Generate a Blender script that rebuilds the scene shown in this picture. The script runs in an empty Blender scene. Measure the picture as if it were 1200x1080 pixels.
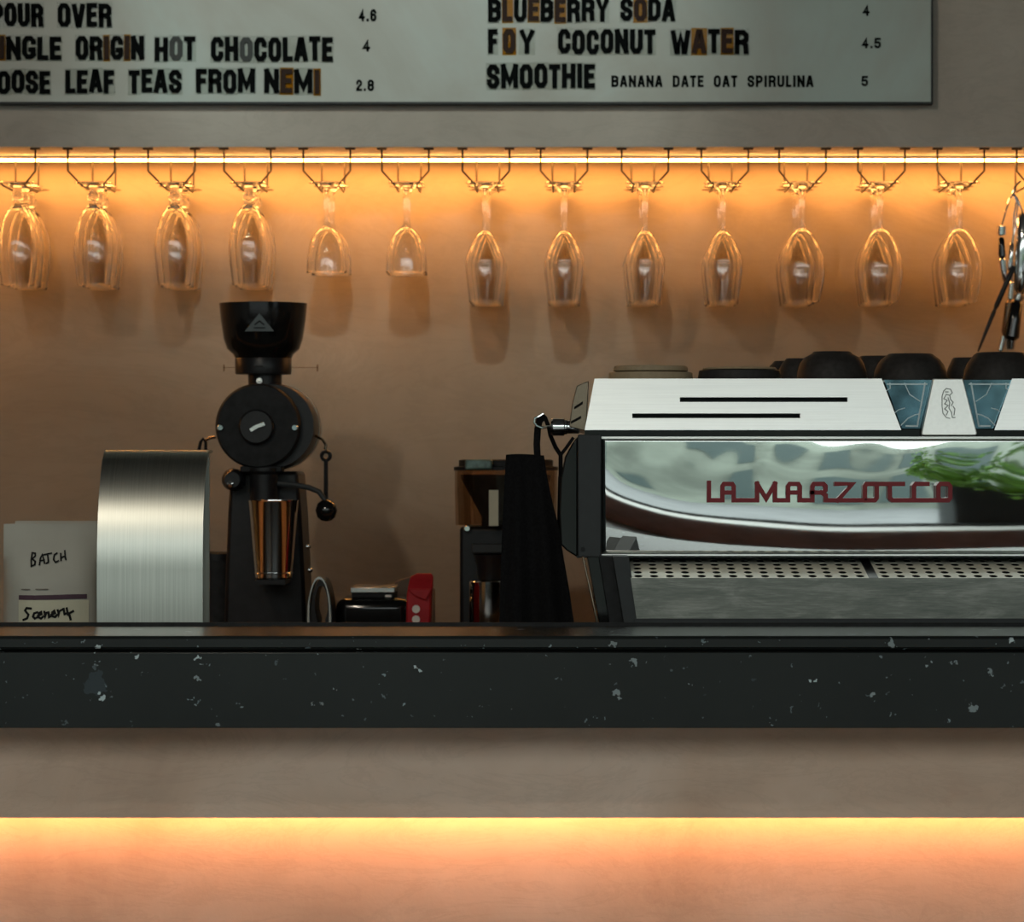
import bpy, bmesh, math, random
from mathutils import Vector, Matrix

random.seed(7)
S = bpy.context.scene
COL = S.collection
PI = math.pi

# ------------------------------------------------------------------ camera
F = 4090.0            # focal length in pixels of the 1200x1080 frame
VX, VY = 655.0, 550.0 # vanishing point of the depth direction, in pixels
EYE = 1.291           # eye height in metres
cd = bpy.data.cameras.new('camera')
cam = bpy.data.objects.new('camera', cd)
COL.objects.link(cam)
cam.location = (0, 0, EYE)
cam.rotation_euler = (PI / 2, 0, 0)
cd.sensor_fit = 'HORIZONTAL'
cd.sensor_width = 36.0
cd.lens = F / 1200 * 36.0
cd.shift_x = (600 - VX) / 1200
cd.shift_y = (VY - 540) / 1200
cd.clip_start = 0.05
cd.clip_end = 200
cd.dof.use_dof = True
cd.dof.focus_distance = 4.3
cd.dof.aperture_fstop = 13.0
S.camera = cam

# ------------------------------------------------------------------ world and light
w = bpy.data.worlds.new('world')
S.world = w
w.use_nodes = True
bg = w.node_tree.nodes['Background']
bg.inputs[0].default_value = (0.92, 1.0, 0.97, 1)
bg.inputs[1].default_value = 3.0

def area_portal(loc, rot, sx, sy):
    ld = bpy.data.lights.new('window_portal', 'AREA')
    ld.shape = 'RECTANGLE'; ld.size = sx; ld.size_y = sy
    ld.cycles.is_portal = True
    o = bpy.data.objects.new('window_portal', ld)
    o.location = loc; o.rotation_euler = rot
    COL.objects.link(o)
# shop-front opening behind the camera (area lights shine along local -Z, here +Y into the room)
area_portal((0.6, -1.25, 1.92), (PI / 2, 0, 0), 10.4, 2.84)

S.view_settings.view_transform = 'Standard'
S.view_settings.look = 'None'
S.view_settings.exposure = 0.0
S.view_settings.gamma = 1.0
S.view_settings.use_curve_mapping = False
S.cycles.use_denoising = True
S.cycles.max_bounces = 14
S.cycles.transparent_max_bounces = 48
S.cycles.transmission_bounces = 14
S.cycles.sample_clamp_indirect = 6.0

SPOT_E = 85.0        # watts of the ceiling spotlight
LED_UP = 36.0         # emission of the strip under the bulkhead
LED_LO = 38.0         # emission of the strip under the bar

# ------------------------------------------------------------------ helpers
def P(px, py, d):
    return Vector(((px - VX) * d / F, d, EYE - (py - VY) * d / F))
def X(px, d): return (px - VX) * d / F
def Z(py, d): return EYE - (py - VY) * d / F

def origin(o):
    v = Vector((0, 0, 0))
    while o is not None:
        v += o.location
        o = o.parent
    return v

class MB:
    def __init__(self):
        self.v = []; self.f = []
    def add(self, vs, fs):
        n = len(self.v)
        self.v += [Vector(p) for p in vs]
        self.f += [tuple(i + n for i in f) for f in fs]
        return self
    def box(self, x0, x1, y0, y1, z0, z1):
        vs = [(x0, y0, z0), (x1, y0, z0), (x1, y1, z0), (x0, y1, z0), (x0, y0, z1), (x1, y0, z1), (x1, y1, z1), (x0, y1, z1)]
        return self.add(vs, [(0, 3, 2, 1), (4, 5, 6, 7), (0, 1, 5, 4), (1, 2, 6, 5), (2, 3, 7, 6), (3, 0, 4, 7)])
    def prism(self, a, b):
        """two matching polygons (lists of 3D points), joined"""
        n = len(a)
        fs = [tuple(range(n)), tuple(range(2 * n - 1, n - 1, -1))]
        fs += [(i, i + n, (i + 1) % n + n, (i + 1) % n) for i in range(n)]
        return self.add(list(a) + list(b), fs)
    def pxprism(self, pts, d0, d1):
        """pixel outline at depth d0, same metric outline at depth d1"""
        a = [P(x, y, d0) for x, y in pts]
        b = [Vector((p.x, d1, p.z)) for p in a]
        return self.prism(a, b)
    def lathe(self, prof, c, axis='z', seg=32, cap=True):
        """prof: (radius, height along axis)"""
        c = Vector(c); n0 = len(self.v); vs = []; fs = []
        for r, h in prof:
            for k in range(seg):
                a = 2 * PI * k / seg
                u, v = r * math.cos(a), r * math.sin(a)
                if axis == 'z': vs.append(c + Vector((u, v, h)))
                elif axis == 'y': vs.append(c + Vector((u, h, v)))
                else: vs.append(c + Vector((h, u, v)))
        m = len(prof)
        for j in range(m - 1):
            for k in range(seg):
                k2 = (k + 1) % seg
                fs.append((j * seg + k, j * seg + k2, (j + 1) * seg + k2, (j + 1) * seg + k))
        if cap:
            if prof[0][0] > 1e-6: fs.append(tuple(range(seg - 1, -1, -1)))
            if prof[-1][0] > 1e-6: fs.append(tuple((m - 1) * seg + k for k in range(seg)))
        return self.add(vs, fs)
    def tube(self, path, r, seg=8, closed=False):
        path = [Vector(p) for p in path]; n = len(path)
        rs = r if isinstance(r, (list, tuple)) else [r] * n
        vs = []; fs = []; prev = None
        for i, p in enumerate(path):
            if closed: t = path[(i + 1) % n] - path[i - 1]
            else: t = path[min(i + 1, n - 1)] - path[max(i - 1, 0)]
            t.normalize()
            if prev is None:
                up = Vector((0, 0, 1)) if abs(t.z) < 0.9 else Vector((1, 0, 0))
                a = t.cross(up).normalized()
            else:
                a = (prev - t * prev.dot(t)).normalized()
            prev = a; b = t.cross(a)
            for k in range(seg):
                an = 2 * PI * k / seg
                vs.append(p + (a * math.cos(an) + b * math.sin(an)) * rs[i])
        m = n if closed else n - 1
        for i in range(m):
            j = (i + 1) % n
            for k in range(seg):
                k2 = (k + 1) % seg
                fs.append((i * seg + k, i * seg + k2, j * seg + k2, j * seg + k))
        if not closed:
            fs.append(tuple(range(seg - 1, -1, -1))); fs.append(tuple((n - 1) * seg + k for k in range(seg)))
        return self.add(vs, fs)
    def stroke(self, pts, wd, fn, closed=False, cap=True, depth=0.002):
        """thick mitred polyline in 2D; fn(x, y, t) maps to 3D, t = 0 front, 1 back"""
        pts = [Vector((p[0], p[1])) for p in pts]
        n = len(pts)
        if cap and not closed:
            d0 = (pts[0] - pts[1]).normalized(); d1 = (pts[-1] - pts[-2]).normalized()
            pts[0] = pts[0] + d0 * wd / 2; pts[-1] = pts[-1] + d1 * wd / 2
        L = []; R = []
        for i in range(n):
            if closed or 0 < i < n - 1:
                a = (pts[i] - pts[i - 1]).normalized(); b = (pts[(i + 1) % n] - pts[i]).normalized()
                t = a + b
                if t.length < 1e-5: t = a
                t.normalize(); nn = Vector((-t.y, t.x))
                k = min(1.9, 1 / max(0.2, nn.dot(Vector((-a.y, a.x)))))
            else:
                t = (pts[1] - pts[0]) if i == 0 else (pts[-1] - pts[-2])
                t.normalize(); nn = Vector((-t.y, t.x)); k = 1
            L.append(pts[i] + nn * k * wd / 2); R.append(pts[i] - nn * k * wd / 2)
        vs = []; fs = []
        self.ns = getattr(self, 'ns', 0) + 1
        for i in range(n):
            vs += [fn(L[i].x, L[i].y, 0), fn(R[i].x, R[i].y, 0), fn(R[i].x, R[i].y, 1), fn(L[i].x, L[i].y, 1)]
        m = n if closed else n - 1
        for i in range(m):
            j = (i + 1) % n
            for k in range(4):
                k2 = (k + 1) % 4
                fs.append((4 * i + k, 4 * j + k, 4 * j + k2, 4 * i + k2))
        if not closed:
            fs.append((0, 1, 2, 3)); e = 4 * (n - 1); fs.append((e + 3, e + 2, e + 1, e))
        vs = [Vector(p) + Vector((0, -.00006 * self.ns, 0)) for p in vs]   # crossing strokes lie one over the other
        return self.add(vs, fs)
    def mesh(self, name, mat, off=Vector((0, 0, 0)), smooth=35):
        me = bpy.data.meshes.new(name)
        me.from_pydata([tuple(p - off) for p in self.v], [], self.f)
        bm = bmesh.new(); bm.from_mesh(me)
        bmesh.ops.recalc_face_normals(bm, faces=bm.faces)
        bm.to_mesh(me); bm.free()
        me.materials.append(mat)
        if smooth:
            me.shade_smooth(); me.set_sharp_from_angle(angle=math.radians(smooth))
        return me
    def build(self, name, mat, parent=None, bev=0, smooth=35, seg=2):
        off = origin(parent) if parent else None
        if off is None:   # a thing of one mesh: origin at its base centre
            xs = [p.x for p in self.v]; ys = [p.y for p in self.v]; zs = [p.z for p in self.v]
            off = Vector(((min(xs) + max(xs)) / 2, (min(ys) + max(ys)) / 2, min(zs)))
        o = bpy.data.objects.new(name, self.mesh(name, mat, off, smooth))
        COL.objects.link(o)
        if parent: o.parent = parent
        else: o.location = off
        if bev:
            m = o.modifiers.new('bevel', 'BEVEL'); m.width = bev; m.segments = seg; m.limit_method = 'ANGLE'; m.angle_limit = math.radians(40)
        return o

def tag(o, label=None, cat=None, group=None, kind=None):
    if label: o['label'] = label
    if cat: o['category'] = cat
    if group: o['group'] = group
    if kind: o['kind'] = kind
    return o
def empty(name, loc, label=None, cat=None, group=None, kind=None):
    o = bpy.data.objects.new(name, None)
    o.location = loc; o.empty_display_size = 0.05
    COL.objects.link(o)
    return tag(o, label, cat, group, kind)
def copy_tree(o, parent=None):
    c = o.copy(); COL.objects.link(c); c.parent = parent
    for ch in list(o.children): copy_tree(ch, c)
    return c

# ------------------------------------------------------------------ materials
class NT:
    def __init__(self, name):
        self.m = bpy.data.materials.new(name); self.m.use_nodes = True
        self.t = self.m.node_tree; self.n = self.t.nodes; self.l = self.t.links
        self.b = self.n['Principled BSDF']; self.out = self.n['Material Output']
        self.tc = self.n.new('ShaderNodeTexCoord')
    def node(self, typ, **kw):
        nd = self.n.new(typ)
        for k, v in kw.items(): setattr(nd, k, v)
        return nd
    def mapping(self, scale=(1, 1, 1), rot=(0, 0, 0)):
        m = self.node('ShaderNodeMapping')
        m.inputs['Scale'].default_value = scale; m.inputs['Rotation'].default_value = rot
        self.l.new(self.tc.outputs['Object'], m.inputs['Vector'])
        return m.outputs['Vector']
    def noise(self, scale, detail=4, rough=0.55, vec=None, dist=0):
        nd = self.node('ShaderNodeTexNoise')
        nd.inputs['Scale'].default_value = scale; nd.inputs['Detail'].default_value = detail
        nd.inputs['Roughness'].default_value = rough; nd.inputs['Distortion'].default_value = dist
        self.l.new(vec if vec is not None else self.tc.outputs['Object'], nd.inputs['Vector'])
        return nd.outputs['Fac']
    def ramp(self, fac, stops):
        r = self.node('ShaderNodeValToRGB'); e = r.color_ramp.elements
        while len(e) < len(stops): e.new(0.5)
        for el, (p, c) in zip(e, stops):
            el.position = p; el.color = c if len(c) == 4 else (*c, 1)
        self.l.new(fac, r.inputs['Fac'])
        return r.outputs['Color']
    def math(self, op, a, b=None):
        nd = self.node('ShaderNodeMath', operation=op)
        for i, v in enumerate((a, b)):
            if v is None: continue
            if isinstance(v, (int, float)): nd.inputs[i].default_value = v
            else: self.l.new(v, nd.inputs[i])
        return nd.outputs[0]
    def mix(self, fac, a, b):
        nd = self.node('ShaderNodeMix', data_type='RGBA')
        for i, v in ((0, fac), (6, a), (7, b)):
            if isinstance(v, (int, float)): nd.inputs[i].default_value = v
            elif isinstance(v, tuple): nd.inputs[i].default_value = v if len(v) == 4 else (*v, 1)
            else: self.l.new(v, nd.inputs[i])
        return nd.outputs[2]
    def bump(self, h, strength=0.2, dist=0.001):
        nd = self.node('ShaderNodeBump'); nd.inputs['Strength'].default_value = strength; nd.inputs['Distance'].default_value = dist
        self.l.new(h, nd.inputs['Height']); self.l.new(nd.outputs[0], self.b.inputs['Normal'])
    def set(self, **kw):
        for k, v in kw.items():
            k = k.replace('_', ' ')
            if isinstance(v, tuple): v = v if len(v) == 4 else (*v, 1)
            if hasattr(v, 'is_output'): self.l.new(v, self.b.inputs[k])
            else: self.b.inputs[k].default_value = v

def plain(name, col, rough=0.5, metal=0.0, var=0.12, scale=30, bump=0.0, **kw):
    t = NT(name)
    n = t.noise(scale)
    lo = tuple(c * (1 - var) for c in col); hi = tuple(min(1, c * (1 + var)) for c in col)
    t.set(Base_Color=t.ramp(n, [(0.3, lo), (0.7, hi)]), Roughness=rough, Metallic=metal, **kw)
    if bump: t.bump(t.noise(scale * 4), bump)
    return t.m
def plaster(name, a, b, c, sc=2.2, rough=0.85):
    t = NT(name)
    n1 = t.noise(sc, 6, 0.6, dist=0.6); n2 = t.noise(sc * 7, 5, 0.6)
    base = t.ramp(n1, [(0.32, a), (0.5, b), (0.68, c)])
    n3 = t.noise(sc * 1.7, 8, 0.7, vec=t.mapping((1, 1, 3.0)), dist=2.0)
    stain = t.ramp(n3, [(0.46, (0, 0, 0)), (0.5, (1, 1, 1)), (0.54, (0, 0, 0))])
    base1 = t.mix(t.math('MULTIPLY', n2, 0.45), base, tuple(x * 0.70 for x in b))
    base2 = t.mix(t.math('MULTIPLY', stain, 0.13), base1, tuple(x * 0.6 for x in a))
    t.set(Base_Color=base2, Roughness=rough)
    t.bump(t.noise(sc * 30, 6, 0.65), 0.25, 0.002)
    return t.m
def brushed(name, col, rough, stretch, bump=0.08, streak=0.12, scale=1.0, aniso=0.0):
    t = NT(name)
    v = t.mapping(stretch)
    n = t.noise(scale, 3, 0.6, vec=v)
    t.set(Base_Color=t.ramp(n, [(0.25, tuple(c * (1 - streak) for c in col)), (0.75, col)]), Metallic=1.0,
          Roughness=t.math('ADD', t.math('MULTIPLY', n, rough * 0.5), rough * 0.75))
    if aniso: t.set(Anisotropic=aniso)
    t.bump(n, bump, 0.0005)
    return t.m
def emit(name, col, st):
    t = NT(name)
    t.set(Base_Color=(0.8, 0.8, 0.8), Emission_Color=col, Emission_Strength=st)
    return t.m
def glass(name, tint=(1, 1, 1), ior=1.5, spec=1.0):
    """clear thin-walled glass: mirror reflection by Fresnel over a clear see-through layer"""
    t = NT(name)
    t.n.remove(t.b)
    fr = t.node('ShaderNodeFresnel'); fr.inputs['IOR'].default_value = ior
    tr = t.node('ShaderNodeBsdfTransparent'); tr.inputs[0].default_value = (*tint, 1)
    gl = t.node('ShaderNodeBsdfGlossy'); gl.inputs['Roughness'].default_value = 0.02
    mx = t.node('ShaderNodeMixShader')
    t.l.new(t.math('MULTIPLY', fr.outputs[0], spec), mx.inputs[0]); t.l.new(tr.outputs[0], mx.inputs[1]); t.l.new(gl.outputs[0], mx.inputs[2])
    t.l.new(mx.outputs[0], t.out.inputs[0])
    return t.m
def real_glass(name, tint=(1, 1, 1), ior=1.48):
    t = NT(name)
    t.set(Base_Color=tint, Roughness=0.0, IOR=ior, Transmission_Weight=1.0)
    return t.m
def terrazzo(name):
    t = NT(name)
    base = t.ramp(t.noise(3, 5), [(0.3, (0.011, 0.013, 0.0125)), (0.7, (0.018, 0.021, 0.0205))])
    dist = t.node('ShaderNodeTexNoise'); dist.inputs['Scale'].default_value = 130; dist.inputs['Detail'].default_value = 3
    t.l.new(t.tc.outputs['Object'], dist.inputs['Vector'])
    vm = t.node('ShaderNodeVectorMath', operation='MULTIPLY_ADD')
    t.l.new(dist.outputs['Color'], vm.inputs[0]); vm.inputs[1].default_value = (0.022, 0.022, 0.022)
    t.l.new(t.tc.outputs['Object'], vm.inputs[2])
    col = base
    for sc, lo, gain, chip in ((17, 0.70, 0.9, (0.045, 0.060, 0.068)), (90, 0.62, 0.60, (0.20, 0.26, 0.28)), (44, 0.58, 0.55, (0.42, 0.51, 0.53))):
        vo = t.node('ShaderNodeTexVoronoi'); vo.inputs['Scale'].default_value = sc
        t.l.new(vm.outputs[0], vo.inputs['Vector'])
        sp = t.node('ShaderNodeSeparateColor'); t.l.new(vo.outputs['Color'], sp.inputs[0])
        th = t.math('MULTIPLY', t.math('SUBTRACT', sp.outputs[0], lo), gain)
        mask = t.math('LESS_THAN', vo.outputs['Distance'], th)
        shade = t.mix(sp.outputs[1], tuple(c * 0.35 for c in chip), chip)
        col = t.mix(mask, col, shade)
    t.set(Base_Color=col, Roughness=0.24, Specular_IOR_Level=0.30)
    return t.m

M = {}
M['plaster_wall'] = plaster('plaster_wall', (0.26, 0.20, 0.14), (0.33, 0.258, 0.185), (0.38, 0.31, 0.235), 1.6)
M['plaster_bulkhead'] = plaster('plaster_bulkhead', (0.40, 0.35, 0.295), (0.52, 0.465, 0.40), (0.60, 0.55, 0.48), 2.2)
M['plaster_bar'] = plaster('plaster_bar', (0.47, 0.325, 0.235), (0.60, 0.44, 0.335), (0.68, 0.53, 0.43), 2.6)
M['terrazzo'] = terrazzo('terrazzo')
M['room_paint'] = plain('room_paint', (0.30, 0.28, 0.26), 0.9, var=0.05, scale=3)
M['ceiling_paint'] = plain('ceiling_paint', (0.10, 0.10, 0.10), 0.9, var=0.1, scale=3)
M['floor'] = plain('floor_concrete', (0.50, 0.52, 0.52), 0.45, var=0.12, scale=2)
M['timber'] = plain('dark_timber', (0.16, 0.085, 0.075), 0.6, var=0.3, scale=6)
M['white_paint'] = plain('white_paint', (0.8, 0.8, 0.78), 0.5, var=0.03)
M['led'] = emit('led_warm', (1.0, 0.42, 0.10, 1), LED_UP)
M['led_low'] = emit('led_warm_low', (1.0, 0.405, 0.15, 1), LED_LO)
M['black_metal'] = plain('black_metal', (0.010, 0.010, 0.011), 0.35, var=0.3, scale=60, Specular_IOR_Level=0.25)
M['black_matte'] = plain('black_matte', (0.014, 0.015, 0.016), 0.6, var=0.3, scale=80, bump=0.1, Specular_IOR_Level=0.15)
M['black_gloss'] = plain('black_gloss', (0.006, 0.006, 0.006), 0.12, var=0.2)
M['charcoal'] = plain('charcoal_plate', (0.022, 0.026, 0.028), 0.55, var=0.1, scale=80, Specular_IOR_Level=0.3)
M['wire'] = plain('dark_wire', (0.035, 0.026, 0.018), 0.45, 0.3, var=0.2)
M['chrome'] = plain('chrome', (0.80, 0.82, 0.82), 0.08, 1.0, var=0.02)
M['steel'] = brushed('satin_steel', (0.66, 0.66, 0.63), 0.25, (400, 400, 6))
M['steel_h'] = brushed('brushed_steel_sideways', (0.86, 0.87, 0.84), 0.34, (8, 300, 500), 0.10, 0.10)
M['steel_v'] = brushed('brushed_steel_upright', (0.50, 0.52, 0.475), 0.36, (700, 8, 5), 0.10, 0.28)
M['mirror_steel'] = brushed('polished_steel', (0.78, 0.82, 0.80), 0.035, (30, 60, 160), 0.006, 0.05)
M['tray_steel'] = plain('tray_steel', (0.84, 0.81, 0.68), 0.42, 0.25, var=0.06, scale=40)
def worn_steel():
    t = NT('worn_grey_steel')
    a_ = t.noise(1.0, 6, 0.7, vec=t.mapping((9, 9, 40)), dist=1.0); b_ = t.noise(1.0, 4, 0.6, vec=t.mapping((40, 40, 600)))
    t.set(Base_Color=t.ramp(t.math('ADD', t.math('MULTIPLY', a_, .65), t.math('MULTIPLY', b_, .35)), [(0.36, (0.125, 0.145, 0.13)), (0.50, (0.19, 0.21, 0.19)), (0.66, (0.33, 0.35, 0.32))]), Roughness=0.6, Metallic=0.35)
    return t.m
M['tray_grey'] = worn_steel()
M['dark_hole'] = plain('dark_hollow', (0.01, 0.01, 0.01), 0.9, Specular_IOR_Level=0.0)
M['red_enamel'] = plain('red_enamel', (0.19, 0.016, 0.022), 0.35, var=0.1, scale=60, Specular_IOR_Level=0.25)
M['wine_glass'] = real_glass('clear_glass', (1, 0.995, 0.985))
M['kraft_grey'] = plain('grey_paper_pouch', (0.37, 0.36, 0.31), 0.6, var=0.07, scale=10, bump=0.2)
M['ink'] = plain('black_ink', (0.012, 0.012, 0.012), 0.7, Specular_IOR_Level=0.1)
M['grey_ink'] = plain('grey_ink', (0.15, 0.13, 0.11), 0.7, Specular_IOR_Level=0.1)
M['purple_ink'] = plain('purple_ink', (0.07, 0.04, 0.055), 0.6, var=0.2, Specular_IOR_Level=0.15)
M['cream_label'] = plain('cream_label', (0.50, 0.48, 0.36), 0.7, var=0.05)
M['red_foil'] = plain('red_foil_bag', (0.34, 0.012, 0.018), 0.5, var=0.25, scale=20, bump=0.2, Specular_IOR_Level=0.15)
M['white_print'] = plain('white_print', (0.7, 0.7, 0.66), 0.6)
M['cloth'] = plain('black_cloth', (0.008, 0.008, 0.0085), 0.95, var=0.3, scale=300, bump=0.3, Specular_IOR_Level=0.03)
M['khaki'] = plain('khaki_ceramic', (0.27, 0.21, 0.13), 0.7, var=0.1, scale=150, bump=0.1)
M['cup_black'] = plain('dark_stoneware', (0.022, 0.020, 0.019), 0.6, var=0.25, scale=150, bump=0.1, Specular_IOR_Level=0.2)
M['bronze_and_reflection'] = plain('bronze_and_wall_reflection', (0.26, 0.20, 0.15), 0.22, 1.0, var=0.05)  # on the upper cheek this brown stands for the wall mirrored in steel
M['badge_silver'] = plain('badge_silver', (0.80, 0.81, 0.78), 0.38, 0.85, var=0.03, scale=200)
M['badge_line'] = plain('badge_engraving', (0.22, 0.23, 0.22), 0.5, 0.4)
M['blue_glass'] = plain('blue_tinted_glass', (0.20, 0.36, 0.45), 0.06, 0.75, var=0.6, scale=22)
M['pale_line'] = plain('pale_print', (0.55, 0.66, 0.70), 0.5)
M['amber'] = glass('amber_acrylic', (0.85, 0.66, 0.25), 1.35, 0.4)
M['clear_tile'] = glass('clear_acrylic_tile', (0.93, 0.935, 0.925), 1.30, 0.4)
M['letter_black'] = plain('letter_black', (0.006, 0.007, 0.007), 0.6, Specular_IOR_Level=0.0)
M['letter_grey'] = plain('letter_grey', (0.06, 0.065, 0.062), 0.5, Specular_IOR_Level=0.1)
M['letter_brown'] = plain('letter_brown', (0.028, 0.012, 0.006), 0.5, Specular_IOR_Level=0.1)
M['smoked'] = glass('smoked_clear_plastic', (0.80, 0.70, 0.60), 1.45, 0.35)
M['label_grey'] = plain('label_grey', (0.075, 0.095, 0.10), 0.6)
M['label_teal'] = plain('label_teal', (0.10, 0.17, 0.15), 0.3, var=0.5, scale=60)
M['leaf'] = plain('leaf_green', (0.16, 0.34, 0.03), 0.6, var=0.4, scale=5)
M['bark'] = plain('bark', (0.05, 0.035, 0.03), 0.9)
M['facade'] = plain('pale_render', (0.22, 0.25, 0.215), 0.9, var=0.45, scale=0.7)
M['facade_dark'] = plain('facade_glass', (0.055, 0.085, 0.085), 0.5)
M['asphalt'] = plain('asphalt', (0.20, 0.21, 0.22), 0.9, var=0.15, scale=2)

def board_mat():
    t = NT('menu_board_face')
    n1 = t.noise(2.3, 5, 0.6, dist=0.8); n2 = t.noise(9, 5, 0.6)
    base = t.ramp(n1, [(0.30, (0.34, 0.33, 0.27)), (0.48, (0.42, 0.45, 0.40)), (0.66, (0.46, 0.58, 0.54))])
    t.set(Base_Color=t.mix(t.math('MULTIPLY', n2, 0.4), base, (0.30, 0.28, 0.23)), Roughness=0.35)
    return t.m
M['board'] = board_mat()

# ------------------------------------------------------------------ the room
D_BULK, D_WALL = 5.68, 5.91
XL, XR, YF, ZC = -5.0, 6.2, -1.3, 3.5
Z_SOF = Z(172, D_BULK)
def struct(name, mb, mat, parent=None, **kw):
    o = mb.build(name, mat, parent, **kw)
    if parent is None: tag(o, kind='structure')
    return o
struct('floor', MB().box(XL, XR, YF, D_WALL + .2, -0.1, 0), M['floor'])
struct('ceiling', MB().box(XL, XR, YF, D_WALL + .2, ZC, ZC + .1), M['ceiling_paint'])
struct('wall_back', MB().box(XL, XR, D_WALL, D_WALL + .2, 0, ZC), M['plaster_wall'])
struct('wall_left', MB().box(XL - .2, XL, YF, D_WALL + .2, 0, ZC), M['room_paint'])
struct('wall_right', MB().box(XR, XR + .2, YF, D_WALL + .2, 0, ZC), M['room_paint'])
# bulkhead: a boxed-in beam above the glass rack; a thin white sheet is added underneath to bounce light
o = struct('wall_bulkhead', MB().box(XL, XR, D_BULK, D_WALL, Z_SOF + .0006, ZC), M['plaster_bulkhead'])
MB().box(XL, XR, D_BULK + .001, D_WALL, Z_SOF, Z_SOF + .0006).build('soffit_bounce_sheet', M['white_paint'], o)
# shop front behind the camera: piers, lintel, sill wall with a timber bench below a white sill
WX0, WX1, WZ0, WZ1 = -4.6, 5.8, 0.50, 3.34
struct('wall_front', MB().box(XL, WX0, YF - .2, YF, 0, ZC).box(WX1, XR, YF - .2, YF, 0, ZC)
       .box(WX0, WX1, YF - .2, YF, WZ1, ZC).box(WX0, WX1, YF - .2, YF, 0, WZ0), M['room_paint'])
wf = struct('window_1', MB().box(WX0, WX0 + .06, YF - .14, YF - .06, WZ0, WZ1).box(WX1 - .06, WX1, YF - .14, YF - .06, WZ0, WZ1)
       .box(WX0, WX1, YF - .14, YF - .06, WZ1 - .06, WZ1).box(WX0, WX1, YF - .14, YF - .06, WZ0, WZ0 + .05), M['black_matte'])
for xm in (-3.1, -1.2, 4.3):
    MB().box(xm - .03, xm + .03, YF - .14, YF - .06, WZ0 + .05, WZ1 - .06).build('mullion', M['black_matte'], wf)
struct('trim_1', MB().box(WX0, WX1, YF, YF + .55, WZ0 - .02, WZ0), M['white_paint'])
struct('trim_2', MB().box(WX0, WX1, YF, YF + .50, 0.03, WZ0 - .02), M['timber'])
# street outside the shop front
struct('ground', MB().box(-30, 30, -22, YF - .2, -0.25, -0.15), M['asphalt'])
fb = tag(struct('opposite_building', MB().box(-24, 26, -17, -15, -0.15, 4.5), M['facade']), 'pale building front across the street reflected in polished machine', 'building')
del fb['kind']
for i in range(26):
    for j in range(2):
        x = -20 + i * 1.55 + (i % 3) * .2
        q = MB().box(x, x + .55 + (i % 4) * .16, -15.0, -14.9, 0.2 + j * 2.3, 1.9 + j * 2.1).build('window', M['facade_dark'], fb)

# ------------------------------------------------------------------ LED strips
DL = 5.832
o = empty('led_strip', (0.6, DL + .02, Z_SOF), None)
MB().box(XL + .01, XR - .01, DL, DL + .038, Z_SOF - .0075, Z_SOF - .0060).build('diffuser', M['led'], o, smooth=0)
MB().box(XL + .01, XR - .01, DL + .001, DL + .037, Z_SOF - .0059, Z_SOF).build('light_block_channel', M['steel'], o, smooth=0)  # added backing that keeps the strip's light off the soffit
tag(o, 'glowing warm LED strip under the bulkhead above the hanging glasses', 'light strip')

# ------------------------------------------------------------------ bar counter
D0 = 4.00
ZT = Z(745, D0); ZG = Z(763, D0); ZB = Z(853, D0)
bar = empty('bar_counter', (0.6, 4.5, 0), 'plaster-fronted bar counter below the speckled stone top', 'counter')
stop = empty('stone_bar_top', (0.6, 4.1, Z(853, 4.0)), 'thick black speckled stone top along the front of the bar', 'countertop')
XA, XB = -2.6, 3.6
pf = [(D0 + .004, ZG + .002), (D0, ZG + .005), (D0, ZT - .0035), (D0 + .0035, ZT), (4.255, ZT), (4.255, ZG + .002)]
MB().prism([(XA, y, z) for y, z in pf], [(XB, y, z) for y, z in pf]).build('top_slab', M['terrazzo'], stop)
MB().box(XA, XB, D0 + .0015, D0 + .06, ZB, ZG - .001).build('stone_apron', M['terrazzo'], stop, bev=0.0012)
MB().box(XA, XB, D0 + .012, D0 + .05, ZG - .001, ZG + .002).build('shadow_gap', M['dark_hole'], stop)
MB().box(XA, XB, 4.255, 4.262, ZT - .03, Z(729, 4.258)).build('back_lip', M['black_matte'], stop)
MB().box(XA, XB, 4.262, 4.98, 1.03, 1.06).build('worktop', M['black_matte'], bar)
DP = 4.12
ZP = Z(958, DP)
MB().box(XA, XB, DP, DP + .035, ZP, ZB + .02).build('upper_front_panel', M['plaster_bar'], bar)
MB().box(XA, XB, DP + .085, 4.95, 0.0, 1.03).build('lower_front_panel', M['plaster_bar'], bar)
MB().box(XA, XB, DP + .035, DP + .085, ZB - .02, ZB + .02).build('batten', M['black_matte'], bar)
o = MB().box(XA, XB, DP + .054, DP + .064, ZP + .003, ZP + .007).build('led_strip', M['led_low'], smooth=0)
tag(o, 'hidden warm LED strip glowing below the bar front panel', 'light strip')
# back counter against the wall, below the line of sight
bc = empty('back_counter', (0.6, 5.5, 0), 'low dark back counter behind the bar carrying the grinders', 'counter')
MB().box(XA, XB, 5.08, D_WALL - .006, 0.88, 0.92).build('worktop', M['black_matte'], bc)
MB().box(XA, XB, 5.12, D_WALL - .006, 0.0, 0.88).build('cupboard', M['black_matte'], bc)

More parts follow.
